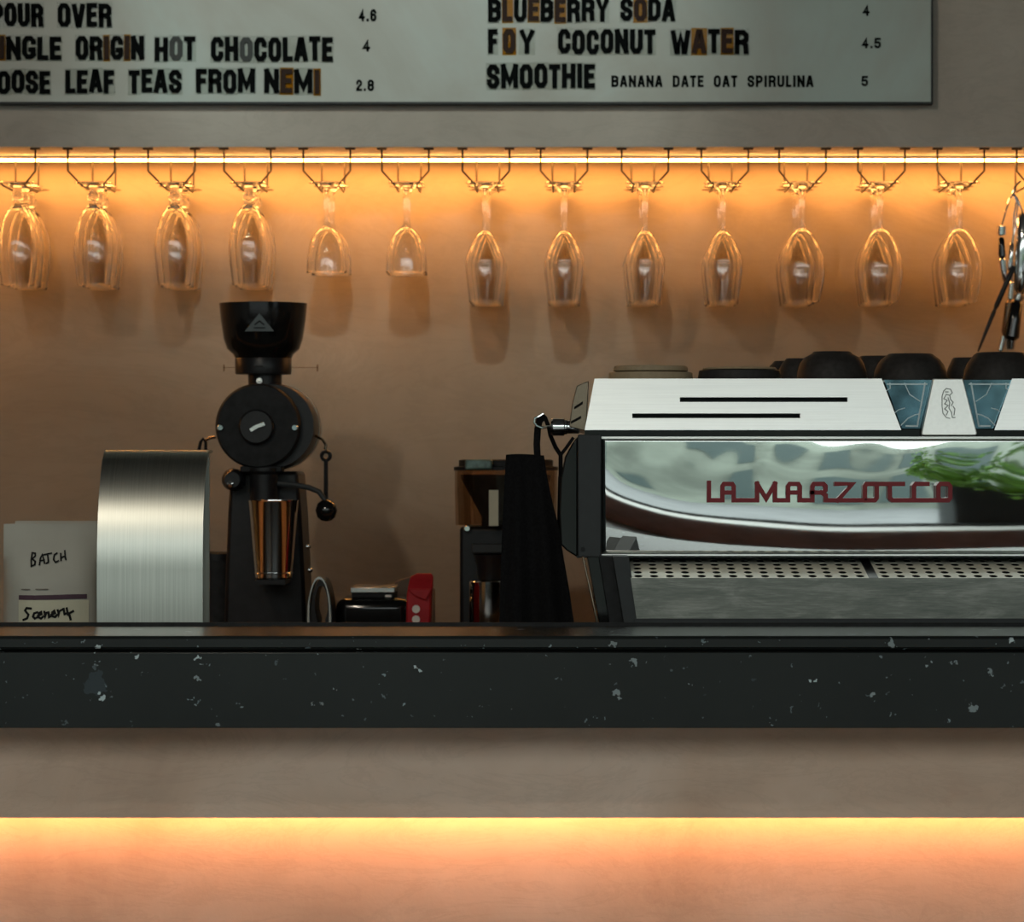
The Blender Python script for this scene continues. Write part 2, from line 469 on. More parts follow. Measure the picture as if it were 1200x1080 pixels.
# ------------------------------------------------------------------ ceiling spotlights (above and before the bar; the menu board one is added)
def spotlight(x, y, tx, ty, tz, e, label, col=(1.0, 0.88, 0.72), ang=50, rad=0.06):
    r = empty('track_spotlight', (x, y, ZC), label, 'spotlight', 'ceiling spotlights')
    d = (Vector((tx, ty, tz)) - Vector((x, y, ZC - .22))).normalized()
    c = Vector((x, y, ZC - .22))
    MB().tube([(x, y, ZC), (x, y, ZC - .22)], 0.012, 10).build('stem', M['black_matte'], r)
    q = MB().tube([c - d * .12, c - d * .10, c, c + d * .05, c + d * .051], [.03, .062, .066, .07, .062], 20).build('lamp_head', M['black_matte'], r)
    ld = bpy.data.lights.new('spot', 'SPOT'); ld.energy = e; ld.color = col; ld.spot_size = math.radians(ang); ld.spot_blend = 0.7; ld.shadow_soft_size = rad
    lo = bpy.data.objects.new('lamp_bulb', ld); COL.objects.link(lo)
    lo.parent = r
    lo.location = c + d * .14 - Vector(r.location)
    lo.rotation_euler = d.to_track_quat('-Z', 'Y').to_euler()
spotlight(-0.2, 2.0, -0.25, 5.68, 2.0, SPOT_E * 1.6, 'added black ceiling spotlight brightening the middle of the menu board', col=(0.86, 1.0, 0.95), ang=19, rad=0.08)  # added lamp that brightens the board and bulkhead, no known fixture
spotlight(-1.35, 1.2, 0.35, 5.9, 1.5, SPOT_E, 'black ceiling spotlight aimed at the glasses from the left', ang=46, rad=0.075)

# ================================================================== espresso machine
DM = 4.45
XC = 1111                                   # pixel column of the machine's middle
def mir(px): return 2 * XC - px
em = empty('espresso_machine', (X(XC, DM), 4.7, 1.06), 'polished steel espresso machine with red lettering and cups on top', 'espresso machine')
XE0, XE1 = X(676, DM), X(mir(676), DM)

# body core and cup tray
MB().box(XE0 + .012, XE1 - .012, DM + .03, 4.86, Z(648, DM), Z(508, DM)).build('body_core', M['black_matte'], em)
ZTRAY = Z(447, 4.55)
MB().box(X(700, DM), X(mir(700), DM), DM + .045, 4.84, Z(508, DM), ZTRAY).build('cup_tray', M['steel'], em)

# polished front panel: a gently bulging sheet
def yc(px):
    pts = [(690, 563), (705, 569), (760, 590), (820, 606), (900, 617), (970, 624), (1060, 624), (1200, 620), (1600, 600)]
    for (a, ya), (b, yb) in zip(pts, pts[1:]):
        if px <= b:
            t = (px - a) / (b - a); return ya + (yb - ya) * t
    return pts[-1][1]
def yc_s(px):
    return sum(yc(px + k * 8) for k in range(-5, 6)) / 11
x0p, x1p, y0p, y1p = 705.5, mir(705.5), 514, 648
NXg, NYg = 150, 40
KC, N0 = 1.18, -0.060
s = DM / F
vs = []; fs = []
for j in range(NYg + 1):
    for i in range(NXg + 1):
        px = x0p + (x1p - x0p) * i / NXg; py = y0p + (y1p - y0p) * j / NYg
        Y = -(py - yc_s(px)) * s
        xr = (px - 900) * s
        h = -KC / 2 * Y * Y - N0 * Y - 0.10 * xr * xr - 0.0012 * math.sin((px - 690) / 70.0) * math.exp(-((py - 540) / 45.0) ** 2) * 0.5 + 0.00028 * math.sin(px / 33.0) * math.exp(-((py - 535) / 40.0) ** 2) + 0.00018 * math.sin(px / 15.0 + py / 30.0) * math.exp(-((py - 530) / 30.0) ** 2)
        p = P(px, py, DM)
        vs.append(Vector((p.x, DM - 0.004 - h, p.z)))
n1 = NXg + 1
for j in range(NYg):
    for i in range(NXg):
        a = j * n1 + i
        fs.append((a, a + 1, a + n1 + 1, a + n1))
pan = MB().add(vs, fs).build('front_panel', M['mirror_steel'], em)
md = pan.modifiers.new('thick', 'SOLIDIFY'); md.thickness = 0.0015; md.offset = 0
# bright folded edges above and below it
MB().box(X(705, DM), X(mir(705), DM), DM - .006, DM + .03, Z(514, DM), Z(511.5, DM)).build('panel_edge', M['steel_h'], em)
MB().box(X(705, DM), X(mir(705), DM), DM - .004, DM + .03, Z(651, DM), Z(649, DM)).build('panel_edge', M['steel_h'], em)
MB().box(XE0, XE1, DM + .004, DM + .05, Z(653.5, DM), Z(651, DM)).build('lower_rail', M['black_gloss'], em)
MB().box(XE0 + .01, XE1 - .01, DM + .012, DM + .06, Z(511.5, DM), Z(503, DM)).build('upper_rail', M['black_gloss'], em)
# charcoal end plates
for sgn in (0, 1):
    f_ = (lambda q: q) if sgn == 0 else mir
    a, b = sorted((f_(677), f_(704.5)))
    ep = MB().box(X(a, DM), X(b, DM), DM - .012, DM + .05, Z(653, DM), Z(509, DM)).build('end_plate', M['charcoal'], em, bev=0.0015)
    MB().lathe([(.0028, 0), (.0028, .002), (0, .0022)], P(f_(683), 643, DM - .0145), 'y', 12).build('screw', M['black_matte'], ep)
    # glossy bulging side panel
    out = [(677, 511), (670, 520), (662, 535), (657, 562), (655.5, 600), (657, 638), (664, 645), (677, 653)]
    MB().pxprism([(f_(x), y) for x, y in out], DM + .012, 4.82).build('side_panel', M['black_gloss'], em, bev=0.002)
    # polished upper cheek with two slots, the wall's brown reflection put into its colour
    o3 = [(690, 446), (676, 452), (671, 470), (667, 500), (687, 505)]
    front = [P(f_(x), y, DM + .03) for x, y in o3]
    ck = MB().prism(front, [Vector((p.x, 4.82, p.z)) for p in front]).build('upper_cheek', M['bronze_and_reflection'], em, bev=0.001)
    for (sx0, sx1, sy) in ((673, 683, 473), (669, 681, 490)):
        pts = [P(f_(sx0), sy + 3.5, DM + .0285), P(f_(sx1), sy - 3, DM + .0285), P(f_(sx1), sy + 0.2, DM + .0285), P(f_(sx0), sy + 6.5, DM + .0285)]
        MB().prism(pts, [Vector((p.x, p.y + .004, p.z)) for p in pts]).build('vent_slot', M['dark_hole'], ck)

# upper brushed panels, leaning back, with two long slots cut through
def dup(py): return DM + 0.004 + (505 - py) / 62.0 * 0.012       # depth along the leaning face
def upanel(poly_x, slots, flip):
    """poly_x(y) -> (left, right) in pixels; slots: (x0, x1, y0, y1)"""
    ys = sorted({443.5, 504.0, *[q for sl in slots for q in sl[2:]]})
    cuts = sorted({q for sl in slots for q in sl[:2]})
    vs = []; fs = []; nc = len(cuts) + 2
    for y in ys:
        l, r = poly_x(y)
        for x in [l] + cuts + [r]: vs.append(P(flip(x), y, DM) + Vector((0, dup(y) - DM, 0)))
    for j in range(len(ys) - 1):
        for i in range(nc - 1):
            if 0 < i < nc - 2 or True:
                xa_ = cuts[i - 1] if i else -1; xb_ = cuts[i] if i < len(cuts) else 1e9
                if any(sl[2] <= ys[j] + 1e-6 and sl[3] >= ys[j + 1] - 1e-6 and sl[0] <= xa_ + 1e-6 and sl[1] >= xb_ - 1e-6 for sl in slots): continue
            fs.append((j * nc + i, j * nc + i + 1, (j + 1) * nc + i + 1, (j + 1) * nc + i))
    q = MB().add(vs, fs).build('upper_panel', M['steel_h'], em, smooth=0)
    m = q.modifiers.new('thick', 'SOLIDIFY'); m.thickness = 0.004; m.offset = 0
    return q
left = lambda y: (697 - (y - 443) * 12 / 62, 1034 + (y - 443) * 22 / 60)
SL = [(797, 994, 465.5, 471), (741, 938, 484.5, 490)]
upanel(left, SL, lambda q: q)
upanel(left, SL, mir)
MB().box(X(700, DM), X(mir(700), DM), DM + .026, DM + .045, Z(506, DM), Z(447, DM)).build('vent_backing', M['charcoal'], em)
# tinted glass insets with pale printed lines
for fl in ((lambda q: q), mir):
    pts = [(1036, 445), (1093, 445), (1083, 502), (1057, 502)]
    gi = MB().pxprism([(fl(x), y) for x, y in pts], DM + .018, DM + .024).build('glass_inset', M['blue_glass'], em)
    mb = MB()
    fn = lambda x, y, t: P(fl(x), y, DM + .0172) + Vector((0, .0008 * t, 0))
    mb.stroke([(1040, 450), (1086, 450)], 1.6, fn)
    mb.stroke([(1084, 449), (1075, 499), (1062, 499)], 1.8, fn)
    mb.stroke([(1038, 458), (1043, 455), (1043, 449)], 1.0, fn)
    mb.stroke([(1048, 484), (1053, 480), (1060, 478)], 1.0, fn)
    mb.stroke([(1056, 498), (1064, 490), (1072, 486), (1077, 485)], 1.2, fn)
    mb.stroke([(1060, 449), (1066, 462), (1078, 470)], 1.0, fn)
    mb.build('printed_line', M['pale_line'], gi)
# centre badge with an engraved crest
bp = [(1093.5, 443.5), (1128.5, 443.5), (1145, 507), (1144, 510), (1081, 510), (1080, 507)]
a = [P(x, y, DM - .008 + (510 - y) / 66 * .012) for x, y in bp]
bd = MB().prism(a, [p + Vector((0, .012, 0)) for p in a]).build('badge', M['badge_silver'], em, bev=0.0012)
mb = MB()
fnb = lambda x, y, t: P(x, y, DM - .0086 + (510 - y) / 66 * .012) + Vector((0, .0012 * t, 0))
crest = [[(1106, 458), (1104, 464), (1104, 476), (1105, 484), (1109, 489), (1113, 490)],
         [(1106, 458), (1109, 455), (1114, 456), (1116, 460), (1113, 463), (1109, 462)],
         [(1109, 462), (1106, 467), (1110, 469), (1107, 473), (1111, 475), (1107, 479), (1111, 482), (1109, 486)],
         [(1113, 463), (1114, 468), (1117, 471), (1115, 475)],
         [(1111, 466), (1113, 472), (1112, 478), (1115, 483), (1116, 489), (1119, 489)],
         [(1118, 486), (1119, 479), (1117, 476)],
         [(1108, 459), (1111, 459)]]
for c in crest: mb.stroke(c, 1.1, fnb)
mb.build('crest', M['badge_line'], bd)

# connected red lettering on the polished panel
mb = MB()
def lg(x, y, t):
    px, py = 820 + x / 3.87, 550 + y / 3.87
    return P(px, py, DM) + Vector((0, -0.0135 + 0.012 * t, 0))
top, bot, mid = 65, 139, 104
logo = [[(40, 60), (40, bot), (101, bot), (101, 76), (108, top), (145, top), (152, 76), (152, bot), (258, bot), (258, 64)],
        [(258, 64), (299, 132), (339, 64)], [(339, 64), (339, bot), (398, bot), (398, 76), (405, top), (444, top), (451, 76), (451, bot), (508, bot), (508, 76), (514, top), (558, top), (567, 74), (567, 94), (558, mid), (508, mid)],
        [(101, mid), (152, mid)], [(398, mid), (451, mid)], [(548, mid), (568, 116), (568, bot), (745, bot)],
        [(616, top), (690, top), (622, bot)], [(745, 130), (745, 76), (752, top), (792, top), (799, 76), (799, 128), (790, bot), (752, bot)],
        [(792, top), (917, top)], [(858, top), (858, 128), (868, bot), (1075, bot)], [(967, bot), (967, 76), (975, top), (1028, top)],
        [(1077, 128), (1077, 76), (1086, top), (1122, top), (1131, 76), (1131, 128), (1122, bot), (1086, bot)]]
for i, l in enumerate(logo):
    mb.stroke(l, 20, lg, closed=(i == len(logo) - 1))
mb.build('lettering', M['red_enamel'], em, bev=0.0004)

# lower part: perforated plate, grey skirt, foot rail and leaning side slats
DT0, DT1 = 4.36, 4.53
ZT0 = Z(677, DT0); ZT1 = ZT0 + (Z(655, 4.50) - ZT0) * .17 / .14
def traypt(u, v):      # u: metres across at the plate, v: 0 front .. 1 back
    return Vector((u, DT0 + (DT1 - DT0) * v, ZT0 + (ZT1 - ZT0) * v))
xa, xb = X(739, DT0), X(mir(739), DT0)
xd = X(1024, DT0); 
def perforated(u0, u1, name):
    vs = []; fs = []
    nx = max(1, round((u1 - u0 - .008) / 0.0190)); ny = 6
    px_ = (u1 - u0) / nx
    N = 10
    for i in range(nx):
        for j in range(ny):
            c0, c1 = u0 + i * px_, u0 + (i + 1) * px_
            v0, v1 = j / ny, (j + 1) / ny
            n = len(vs)
            cu, cv = (c0 + c1) / 2, (v0 + v1) / 2
            ru = 0.0054; rv = 0.0105 / (DT1 - DT0)
            edge = []; ring = []
            for k in range(N):
                an = 2 * PI * k / N + PI / N
                ca, sa = math.cos(an), math.sin(an)
                m_ = max(abs(ca), abs(sa))
                edge.append(traypt(cu + ca / m_ * (c1 - c0) / 2, cv + sa / m_ * (v1 - v0) / 2))
                ring.append(traypt(cu + ca * ru, cv + sa * rv))
            low = [p - Vector((0, 0, .0006)) for p in ring]
            vs += edge + ring + low
            for k in range(N):
                k2 = (k + 1) % N
                fs.append((n + k, n + k2, n + N + k2, n + N + k))
                fs.append((n + N + k, n + N + k2, n + 2 * N + k2, n + 2 * N + k))
            # the cell's own corners
            for su, sv in ((0, 0), (1, 0), (1, 1), (0, 1)):
                corner = traypt(c0 if su == 0 else c1, v0 if sv == 0 else v1)
                best = sorted(range(N), key=lambda k: (edge[k] - corner).length)[:2]
                if (edge[best[0]] - corner).length > 1e-5:
                    vs.append(corner); fs.append((n + best[0], n + best[1], len(vs) - 1))
    return MB().add(vs, fs).build(name, M['tray_steel'], em, smooth=0)
perforated(xa, xd - .006, 'perforated_plate')
perforated(xd + .006, xb, 'perforated_plate')
jq = [traypt(xd - .006, .01), traypt(xd + .006, .01), traypt(xd + .006, 1), traypt(xd - .006, 1)]
MB().prism(jq, [p - Vector((0, 0, .002)) for p in jq]).build('plate_joint', M['black_metal'], em)
MB().box(xa, xb, DT0 + .004, DT1 + .1, 1.07, ZT0 - .025).build('drain_well', M['dark_hole'], em)
MB().box(xa, xb, DT1, DT1 + .1, ZT0 - .025, Z(648, DM)).build('well_back', M['black_matte'], em)
sk = [P(739, 677, DT0), P(mir(739), 677, DT0), P(mir(746), 724.5, DT0), P(746, 724.5, DT0)]
MB().prism(sk, [p + Vector((0, .004, 0)) for p in sk]).build('tray_skirt', M['tray_grey'], em)
MB().box(X(744, DT0), X(mir(744), DT0), DT0 - .004, DT0 + .1, 1.06, Z(724.5, DT0)).build('foot_rail', M['charcoal'], em)
for fl in ((lambda q: q), mir):
    for (t0, t1, b0, b1, dd, m_) in ((718, 737, 737, 753, 0.0, 'charcoal'), (702, 718, 720, 737, 0.012, 'black_matte'), (688, 702, 709, 720, 0.03, 'black_gloss'), (682, 684.5, 706.5, 709, 0.02, 'bronze_and_reflection')):
        yb = 765
        pts = [(fl(t0), 652), (fl(t1), 652), (fl(b1), yb), (fl(b0), yb)]
        a = [P(x, y, DT0 + .002 + dd) for x, y in pts]
        for p in (a[2], a[3]): p.z = 1.0605
        MB().prism(a, [p + Vector((0, .18, 0)) for p in a]).build('leg_slat', M[m_], em, bev=0.0008)

# steam knob and hook on the machine's left side
kx = P(662, 500, DM + .05)
kn = MB().lathe([(.0095, X(645.5, DM)), (.0115, X(648, DM)), (.0115, X(661, DM)), (.0098, X(662, DM)), (.0098, X(664, DM)), (.0088, X(665, DM)), (.0088, X(679, DM))],
                (0, DM + .05, kx.z), 'x', 24).build('steam_knob', M['chrome'], em)
hk = [(649, 499.5), (641, 500), (635, 501), (629, 499), (626, 494.5), (627, 490), (632, 487.5), (637, 484.5)]
MB().tube([P(x, y, DM + .036 + (.014 if x > 640 else 0)) for x, y in hk], 0.0017, 8).build('hook', M['chrome'], kn)

# ================================================================== black apron hung on the hook
ap = empty('apron', P(630, 734, 4.50), 'black cloth apron hanging from the chrome hook beside the machine', 'apron')
rows = [(533, 593, 637.5), (560, 591.5, 641.5), (590, 590, 648), (620, 588.5, 655.5), (650, 587.5, 660), (690, 586, 667), (732, 585, 673)]
vs = []; fs = []; NC = 22
for k, (y, l, r) in enumerate(rows):
    for side in (0, 1):
        for i in range(NC):
            t = i / (NC - 1)
            if side: t = 1 - t
            px = l + (r - l) * t
            fold = 0.006 * math.sin(t * 14 + k * 0.25) * (0.3 + k / 6.0)
            dz = 2.0 * math.sin(t * PI * 1.0 + 0.4) if k == 0 else 0
            vs.append(P(px, y - dz * 0.6, 4.50) + Vector((0, fold + (0.010 if side else -0.010), 0)))
R2 = 2 * NC
for k in range(len(rows) - 1):
    for i in range(R2):
        j = (i + 1) % R2
        fs.append((k * R2 + i, k * R2 + j, (k + 1) * R2 + j, (k + 1) * R2 + i))
fs.append(tuple(range(R2))); fs.append(tuple((len(rows) - 1) * R2 + i for i in range(R2)))
MB().add(vs, fs).build('apron_body', M['cloth'], ap, smooth=60)
def strap(path, wd, d, name='strap'):
    mb = MB(); mb.stroke(path, wd, lambda x, y, t: P(x, y, d) + Vector((0, .004 * t, 0)))
    return mb.build(name, M['cloth'], ap)
strap([(630, 540), (629, 520), (630, 503), (632, 493), (636, 489)], 8.0, 4.492)
strap([(633, 490), (639, 490), (643, 500), (645, 510), (651, 524), (657, 533), (657, 560), (656, 640)], 5.0, 4.53)
strap([(657, 533), (664, 524), (671, 514)], 4.0, 4.44)
strap([(655, 640), (655, 600), (656, 560)], 4.0, 4.54)

# ================================================================== cups and saucers on the machine
def cup(px, topy, wd, flat, d, label, hgt=None):
    """upturned stoneware cup; wd and flat are widths in pixels at mid and on top"""
    sc = d / F
    zt = Z(topy, d); h = zt - ZTRAY
    R = wd / 2 * sc; r = flat / 2 * sc
    prof = [(R * 1.03, 0), (R * 1.04, h * .12), (R * 1.0, h * .40), (R * .93, h * .62), (R * .82, h * .80), (r * 1.10, h * .93), (r * 1.02, h * .975), (r * .97, h), (r * .90, h), (r * .88, h - .002), (0, h - .002)]
    c = (X(px, d), d, ZTRAY)
    r_ = empty('coffee_cup', c, label, 'cup', 'upturned dark cups on the machine')
    MB().lathe(prof, c, 'z', 32).build('bowl', M['cup_black'], r_)
    return r_
cup(975, 412, 80, 44, 4.60, 'large upturned dark cup in front of the small row left of the badge')
cup(1067, 414.5, 84, 52, 4.60, 'upturned dark cup standing just left of the badge')
cup(1172, 413, 84, 56, 4.60, 'upturned dark cup at the right edge of the photo, right of the badge')
cup(935, 420, 46, 28, 4.70, 'upturned dark cup half hidden behind the large one, nearest to it')
cup(920, 423, 44, 26, 4.76, 'upturned dark cup at the far left end of the cup row, farthest back')
cup(1026, 417, 56, 36, 4.72, 'upturned dark cup between and behind the two large cups')
cup(1134, 419, 50, 34, 4.70, 'upturned dark cup behind, half hidden by the rightmost cup')
def saucer_stack(px, d, tiers, label):
    c = (X(px, d), d, ZTRAY); sc = d / F
    r_ = empty('saucer_stack', c, label, 'saucer')
    z = 0
    for (wd, topy, mat, slope) in tiers:
        h = Z(topy, d) - ZTRAY
        R = wd / 2 * sc
        MB().lathe([(R * .9, z), (R, z + (h - z) * .25), (R * (1 - slope * .5), h - .001), (R * (1 - slope), h), (0, h)], c, 'z', 36).build('saucer', M[mat], r_)
        z = h
    return r_
saucer_stack(762.5, 4.56, [(99, 436.5, 'khaki', .02), (88, 428.8, 'khaki', .05)], 'khaki upturned saucers stacked at the left end of the machine top')
saucer_stack(866.5, 4.56, [(98, 433.8, 'cup_black', .06), (88, 430.5, 'khaki', .05)], 'black saucer with khaki one on it, between khaki saucers and cups')

# ================================================================== till stand of curved brushed steel
ts = empty('steel_stand', (X(178, 4.43), 4.43, 1.06), 'curved brushed steel till stand on the bar beside the paper pouch', 'stand')
prof = []
for k in range(17):
    t = k / 16
    prof.append((527 + (728 + 10 - 527) * t, 0))
def sheet_d(py):
    # depth of the sheet: upright below, rolling back towards the top
    u = max(0.0, (650 - py) / 123.0)
    return 4.42 + 0.085 * (1 - math.sqrt(max(0.0, 1 - (u * 0.985) ** 2)))
zs0, zs1 = 1.06, Z(527, 4.505)
pts = []
nst = 36
Zlow = 1.06; Zbend = Z(668, 4.42)
path = [(4.42, Zlow), (4.42, Zbend)]
Rz = zs1 - Zbend; Ry = 0.090
for k in range(1, nst + 1):
    an = PI / 2 * k / nst
    path.append((4.42 + Ry * (1 - math.cos(an)), Zbend + Rz * math.sin(an)))
path += [(4.53, zs1), (4.545, zs1 - .0005)]
xl, xr = X(113.5, 4.42), X(237.5, 4.42)
inner = []
for i, (y, z) in enumerate(path):
    y0, z0 = path[max(0, i - 1)]; y1, z1 = path[min(len(path) - 1, i + 1)]
    t = Vector((y1 - y0, z1 - z0)).normalized(); n = Vector((t.y, -t.x))
    inner.append((y + n.x * .003, z + n.y * .003))
vs = []; fs = []
for (y, z), (yi, zi) in zip(path, inner):
    vs += [(xl, y, z), (xr, y, z), (xr, yi, zi), (xl, yi, zi)]
for i in range(len(path) - 1):
    for k in range(4):
        k2 = (k + 1) % 4
        fs.append((4 * i + k, 4 * i + k2, 4 * (i + 1) + k2, 4 * (i + 1) + k))
e = 4 * (len(path) - 1)
fs += [(0, 1, 2, 3), (e, e + 1, e + 2, e + 3)]
MB().add(vs, fs).build('curved_sheet', M['steel_v'], ts, smooth=30)
MB().box(xl + .004, xr - .004, 4.545, 4.551, 1.06, zs1).build('back_sheet', M['steel_v'], ts)

# ================================================================== grey paper pouches
def pouch(pxl, pxr, ytop, d, label, lean=0.01, bulge=0.035, mat='kraft_grey'):
    r = empty('coffee_pouch', (X((pxl + pxr) / 2, d), d, 1.06), label, 'coffee bag', 'grey paper coffee pouches')
    vs = []; fs = []; NX, NZ = 14, 16
    zt = Z(ytop, d); xl, xr = X(pxl, d), X(pxr, d)
    for side in (-1, 1):
        for j in range(NZ + 1):
            v = j / NZ
            for i in range(NX + 1):
                u = i / NX
                b = bulge * (math.sin(PI * min(1, u)) ** 0.5 if 0 < u < 1 else 0) * (1 - max(0, (v - .55) / .42)) if v < .97 else 0.0012
                b = max(b, 0.0012)
                wob = 0.002 * math.sin(u * 9 + v * 5)
                vs.append(Vector((xl + (xr - xl) * u, d + .02 + lean * v + side * b + wob, 1.06 + (zt - 1.06) * v)))
    m = (NX + 1) * (NZ + 1)
    for s_ in (0, 1):
        for j in range(NZ):
            for i in range(NX):
                a = s_ * m + j * (NX + 1) + i
                fs.append((a, a + 1, a + NX + 2, a + NX + 1))
    for j in range(NZ):
        for i in (0, NX):
            a = j * (NX + 1) + i
            fs.append((a, a + NX + 1, a + NX + 1 + m, a + m))
    for i in range(NX):
        for j in (0, NZ):
            a = j * (NX + 1) + i
            fs.append((a, a + 1, a + 1 + m, a + m))
    MB().add(vs, fs).build('pouch_body', M[mat], r, smooth=50)
    return r
po = pouch(0.5, 113, 614, 4.50, 'grey paper coffee pouch with handwriting beside the steel stand', bulge=0.022)
pouch(14, 110, 610.5, 4.585, 'second grey paper coffee pouch standing behind the handwritten one', bulge=0.012)
def sf(off):
    def fn(x, y, t):
        p = P(x, y, 4.50)
        v = (p.z - 1.06) / (Z(614, 4.50) - 1.06); u = (x - .5) / 112.5
        b = 0.022 * (math.sin(PI * u) ** 0.5) * (1 - max(0, (v - .55) / .42))
        p.y = 4.52 + .01 * v - max(b, .0012) + .002 * math.sin(u * 9 + v * 5) - off - .0012 + .0010 * t
        return p
    return fn
mb = MB()
for k in range(7):
    pass
lab = MB()
for i in range(8):
    for j in range(4):
        xs = [21 + 82 * (i + q) / 8 for q in (0, 1)]; ys = [703 + 32 * (j + q) / 4 for q in (0, 1)]
        lab.add([sf(0)(xs[0], ys[0], 0), sf(0)(xs[1], ys[0], 0), sf(0)(xs[1], ys[1], 0), sf(0)(xs[0], ys[1], 0)], [(0, 1, 2, 3)])
lb = lab.build('label', M['cream_label'], po, smooth=0)
hw = MB(); f1 = sf(.0004)
def H(pts, wd=1.5): hw.stroke([(x, y) for x, y in pts], wd, f1)
zz = lambda L: [(x / 9.0, 610 + y / 9.0) for x, y in L]
for L in ([(318, 340), (312, 420), (318, 482)], [(318, 340), (350, 345), (352, 375), (322, 405), (355, 430), (352, 465), (318, 482)],
          [(402, 465), (408, 400), (425, 358), (440, 400), (455, 450)], [(405, 425), (448, 418)], [(440, 362), (520, 345)], [(482, 352), (495, 440), (475, 450)],
          [(580, 345), (555, 360), (548, 410), (570, 440), (600, 425)], [(622, 350), (628, 420)], [(625, 390), (668, 375)], [(664, 320), (670, 375), (680, 410)]):
    H(zz(L), 1.8)
hw.build('handwriting', M['ink'], po, smooth=0)
hw = MB(); f1 = sf(.0008)
for L in ([(325, 925), (280, 920), (262, 945), (280, 968), (300, 990), (285, 1030), (245, 1045)], [(395, 965), (362, 975), (350, 1010), (370, 1030), (400, 1015)],
          [(405, 1000), (440, 985), (435, 962), (412, 975), (408, 1015), (435, 1030), (458, 1010)], [(470, 960), (478, 1020), (490, 970), (512, 965), (520, 1015), (540, 1005)],
          [(545, 990), (580, 975), (572, 950), (552, 965), (552, 1005), (580, 1015), (600, 995)], [(608, 945), (618, 1005), (622, 955), (650, 940)],
          [(668, 930), (678, 985), (705, 975)], [(700, 925), (712, 985), (730, 1000), (740, 1040)], [(712, 985), (765, 955)]):
    H(zz(L), 2.6)
hw.build('brand_lettering', M['ink'], lb, smooth=0)
hw = MB(); f1 = sf(.0004)
H([(24, 700), (40, 700.1), (60, 699.7), (80, 699.1), (98, 698.8)], 5.4)
hw.build('purple_band', M['purple_ink'], po, smooth=0)
hw = MB()
for k in range(5): H([(25 + k * 2.1, 690.5), (26 + k * 2.1, 690.5)], 1.1)
for k in range(7): H([(42 + k * 2.1, 690.3), (43 + k * 2.1, 690.3)], 1.1)
hw.build('fine_print', M['grey_ink'], po, smooth=0)
# ================================================================== big shop grinder on the back counter
DG = 5.30
sg = DG / F
g = empty('coffee_grinder', (X(310, DG), DG + .12, 0.92), 'tall black shop coffee grinder with round face and steel tumbler', 'grinder')
def GP(px, py, dd=0): return P(px, py, DG + dd)
cx = X(304, DG)
MB().lathe([(26 * sg, Z(437, DG)), (30 * sg, Z(425, DG)), (36 * sg, Z(413, DG)), (43 * sg, Z(407, DG)), (47 * sg, Z(395, DG)), (50.5 * sg, Z(372, DG)), (52 * sg, Z(356, DG)), (52.2 * sg, Z(353, DG)), (50.5 * sg, Z(353, DG)), (49 * sg, Z(360, DG)), (0, Z(362, DG))], (cx, DG + .07, 0), 'z', 48).build('hopper', M['black_gloss'], g)
hl = g.children[0]
tri = [GP(287, 388, .0), GP(321, 388, .0), GP(304, 367, .0)]
mbt = MB(); mbt.prism([p + Vector((0, -.0015, 0)) for p in tri], [p + Vector((0, .003, 0)) for p in tri]); 
mbt.build('triangle_label', M['label_grey'], hl)
mbt = MB(); mbt.stroke([(299, 380), (304, 376), (309, 380)], 1.8, lambda x, y, t: GP(x, y, -.0025 + .001 * t)); mbt.stroke([(298, 384), (310, 384)], 1.5, lambda x, y, t: GP(x, y, -.0025 + .001 * t))
mbt.build('label_mark', M['black_matte'], hl)
MB().lathe([(33 * sg, Z(437, DG)), (33.5 * sg, Z(434, DG)), (33.5 * sg, Z(418, DG)), (31 * sg, Z(414, DG))], (cx, DG + .07, 0), 'z', 36).build('collar', M['black_metal'], g)
MB().tube([GP(297, 428.5, .022), GP(309, 428.5, .022)], .0008, 6).build('collar_mark', M['chrome'], g)
MB().lathe([(20 * sg, Z(465, DG)), (20 * sg, Z(436, DG))], (X(306, DG), DG + .07, 0), 'z', 32).build('neck', M['black_metal'], g)
MB().lathe([(3.4 * sg, -.003), (3.4 * sg, 0.0), (2 * sg, -.005), (0, -.0055)][::-1], GP(304, 446, .041), 'y', 14).build('screw', M['badge_silver'], g)
# round grinding head
hc = GP(310, 498)
MB().lathe([(48.5 * sg, .19), (50 * sg, .18), (50 * sg, .03), (49 * sg, .02)], (X(317.5, DG), DG, Z(499, DG)), 'y', 64).build('head_drum', M['black_metal'], g)
MB().lathe([(48.5 * sg, .03), (50 * sg, .022), (50 * sg, .006), (47.5 * sg, .001), (22 * sg, -.001), (0, -.001)], (X(302, DG), DG, Z(499, DG)), 'y', 64).build('face_plate', M['black_matte'], g)
MB().lathe([(51.2 * sg, .15), (51.2 * sg, .12)], (X(317.5, DG), DG, Z(499, DG)), 'y', 64).build('head_band', M['bronze_and_reflection'], g)
MB().lathe([(20.5 * sg, .0), (20.5 * sg, -.010), (18.5 * sg, -.013), (0, -.013)], (X(301, DG), DG - .001, Z(500, DG)), 'y', 40).build('dial', M['black_metal'], g)
MB().stroke([(295, 503), (301, 499.5), (308, 497)], 4.2, lambda x, y, t: GP(x, y, -.019 + .006 * t)).build('dial_nut', M['steel'], g)
for sx, sy in ((258.5, 501), (347, 501)):
    MB().lathe([(4.4 * sg, .012), (4.4 * sg, -.004), (3.0 * sg, -.007), (0, -.007)], GP(sx if sx < 300 else 345.5, sy, .002), 'y', 16).build('screw', M['chrome'], g)
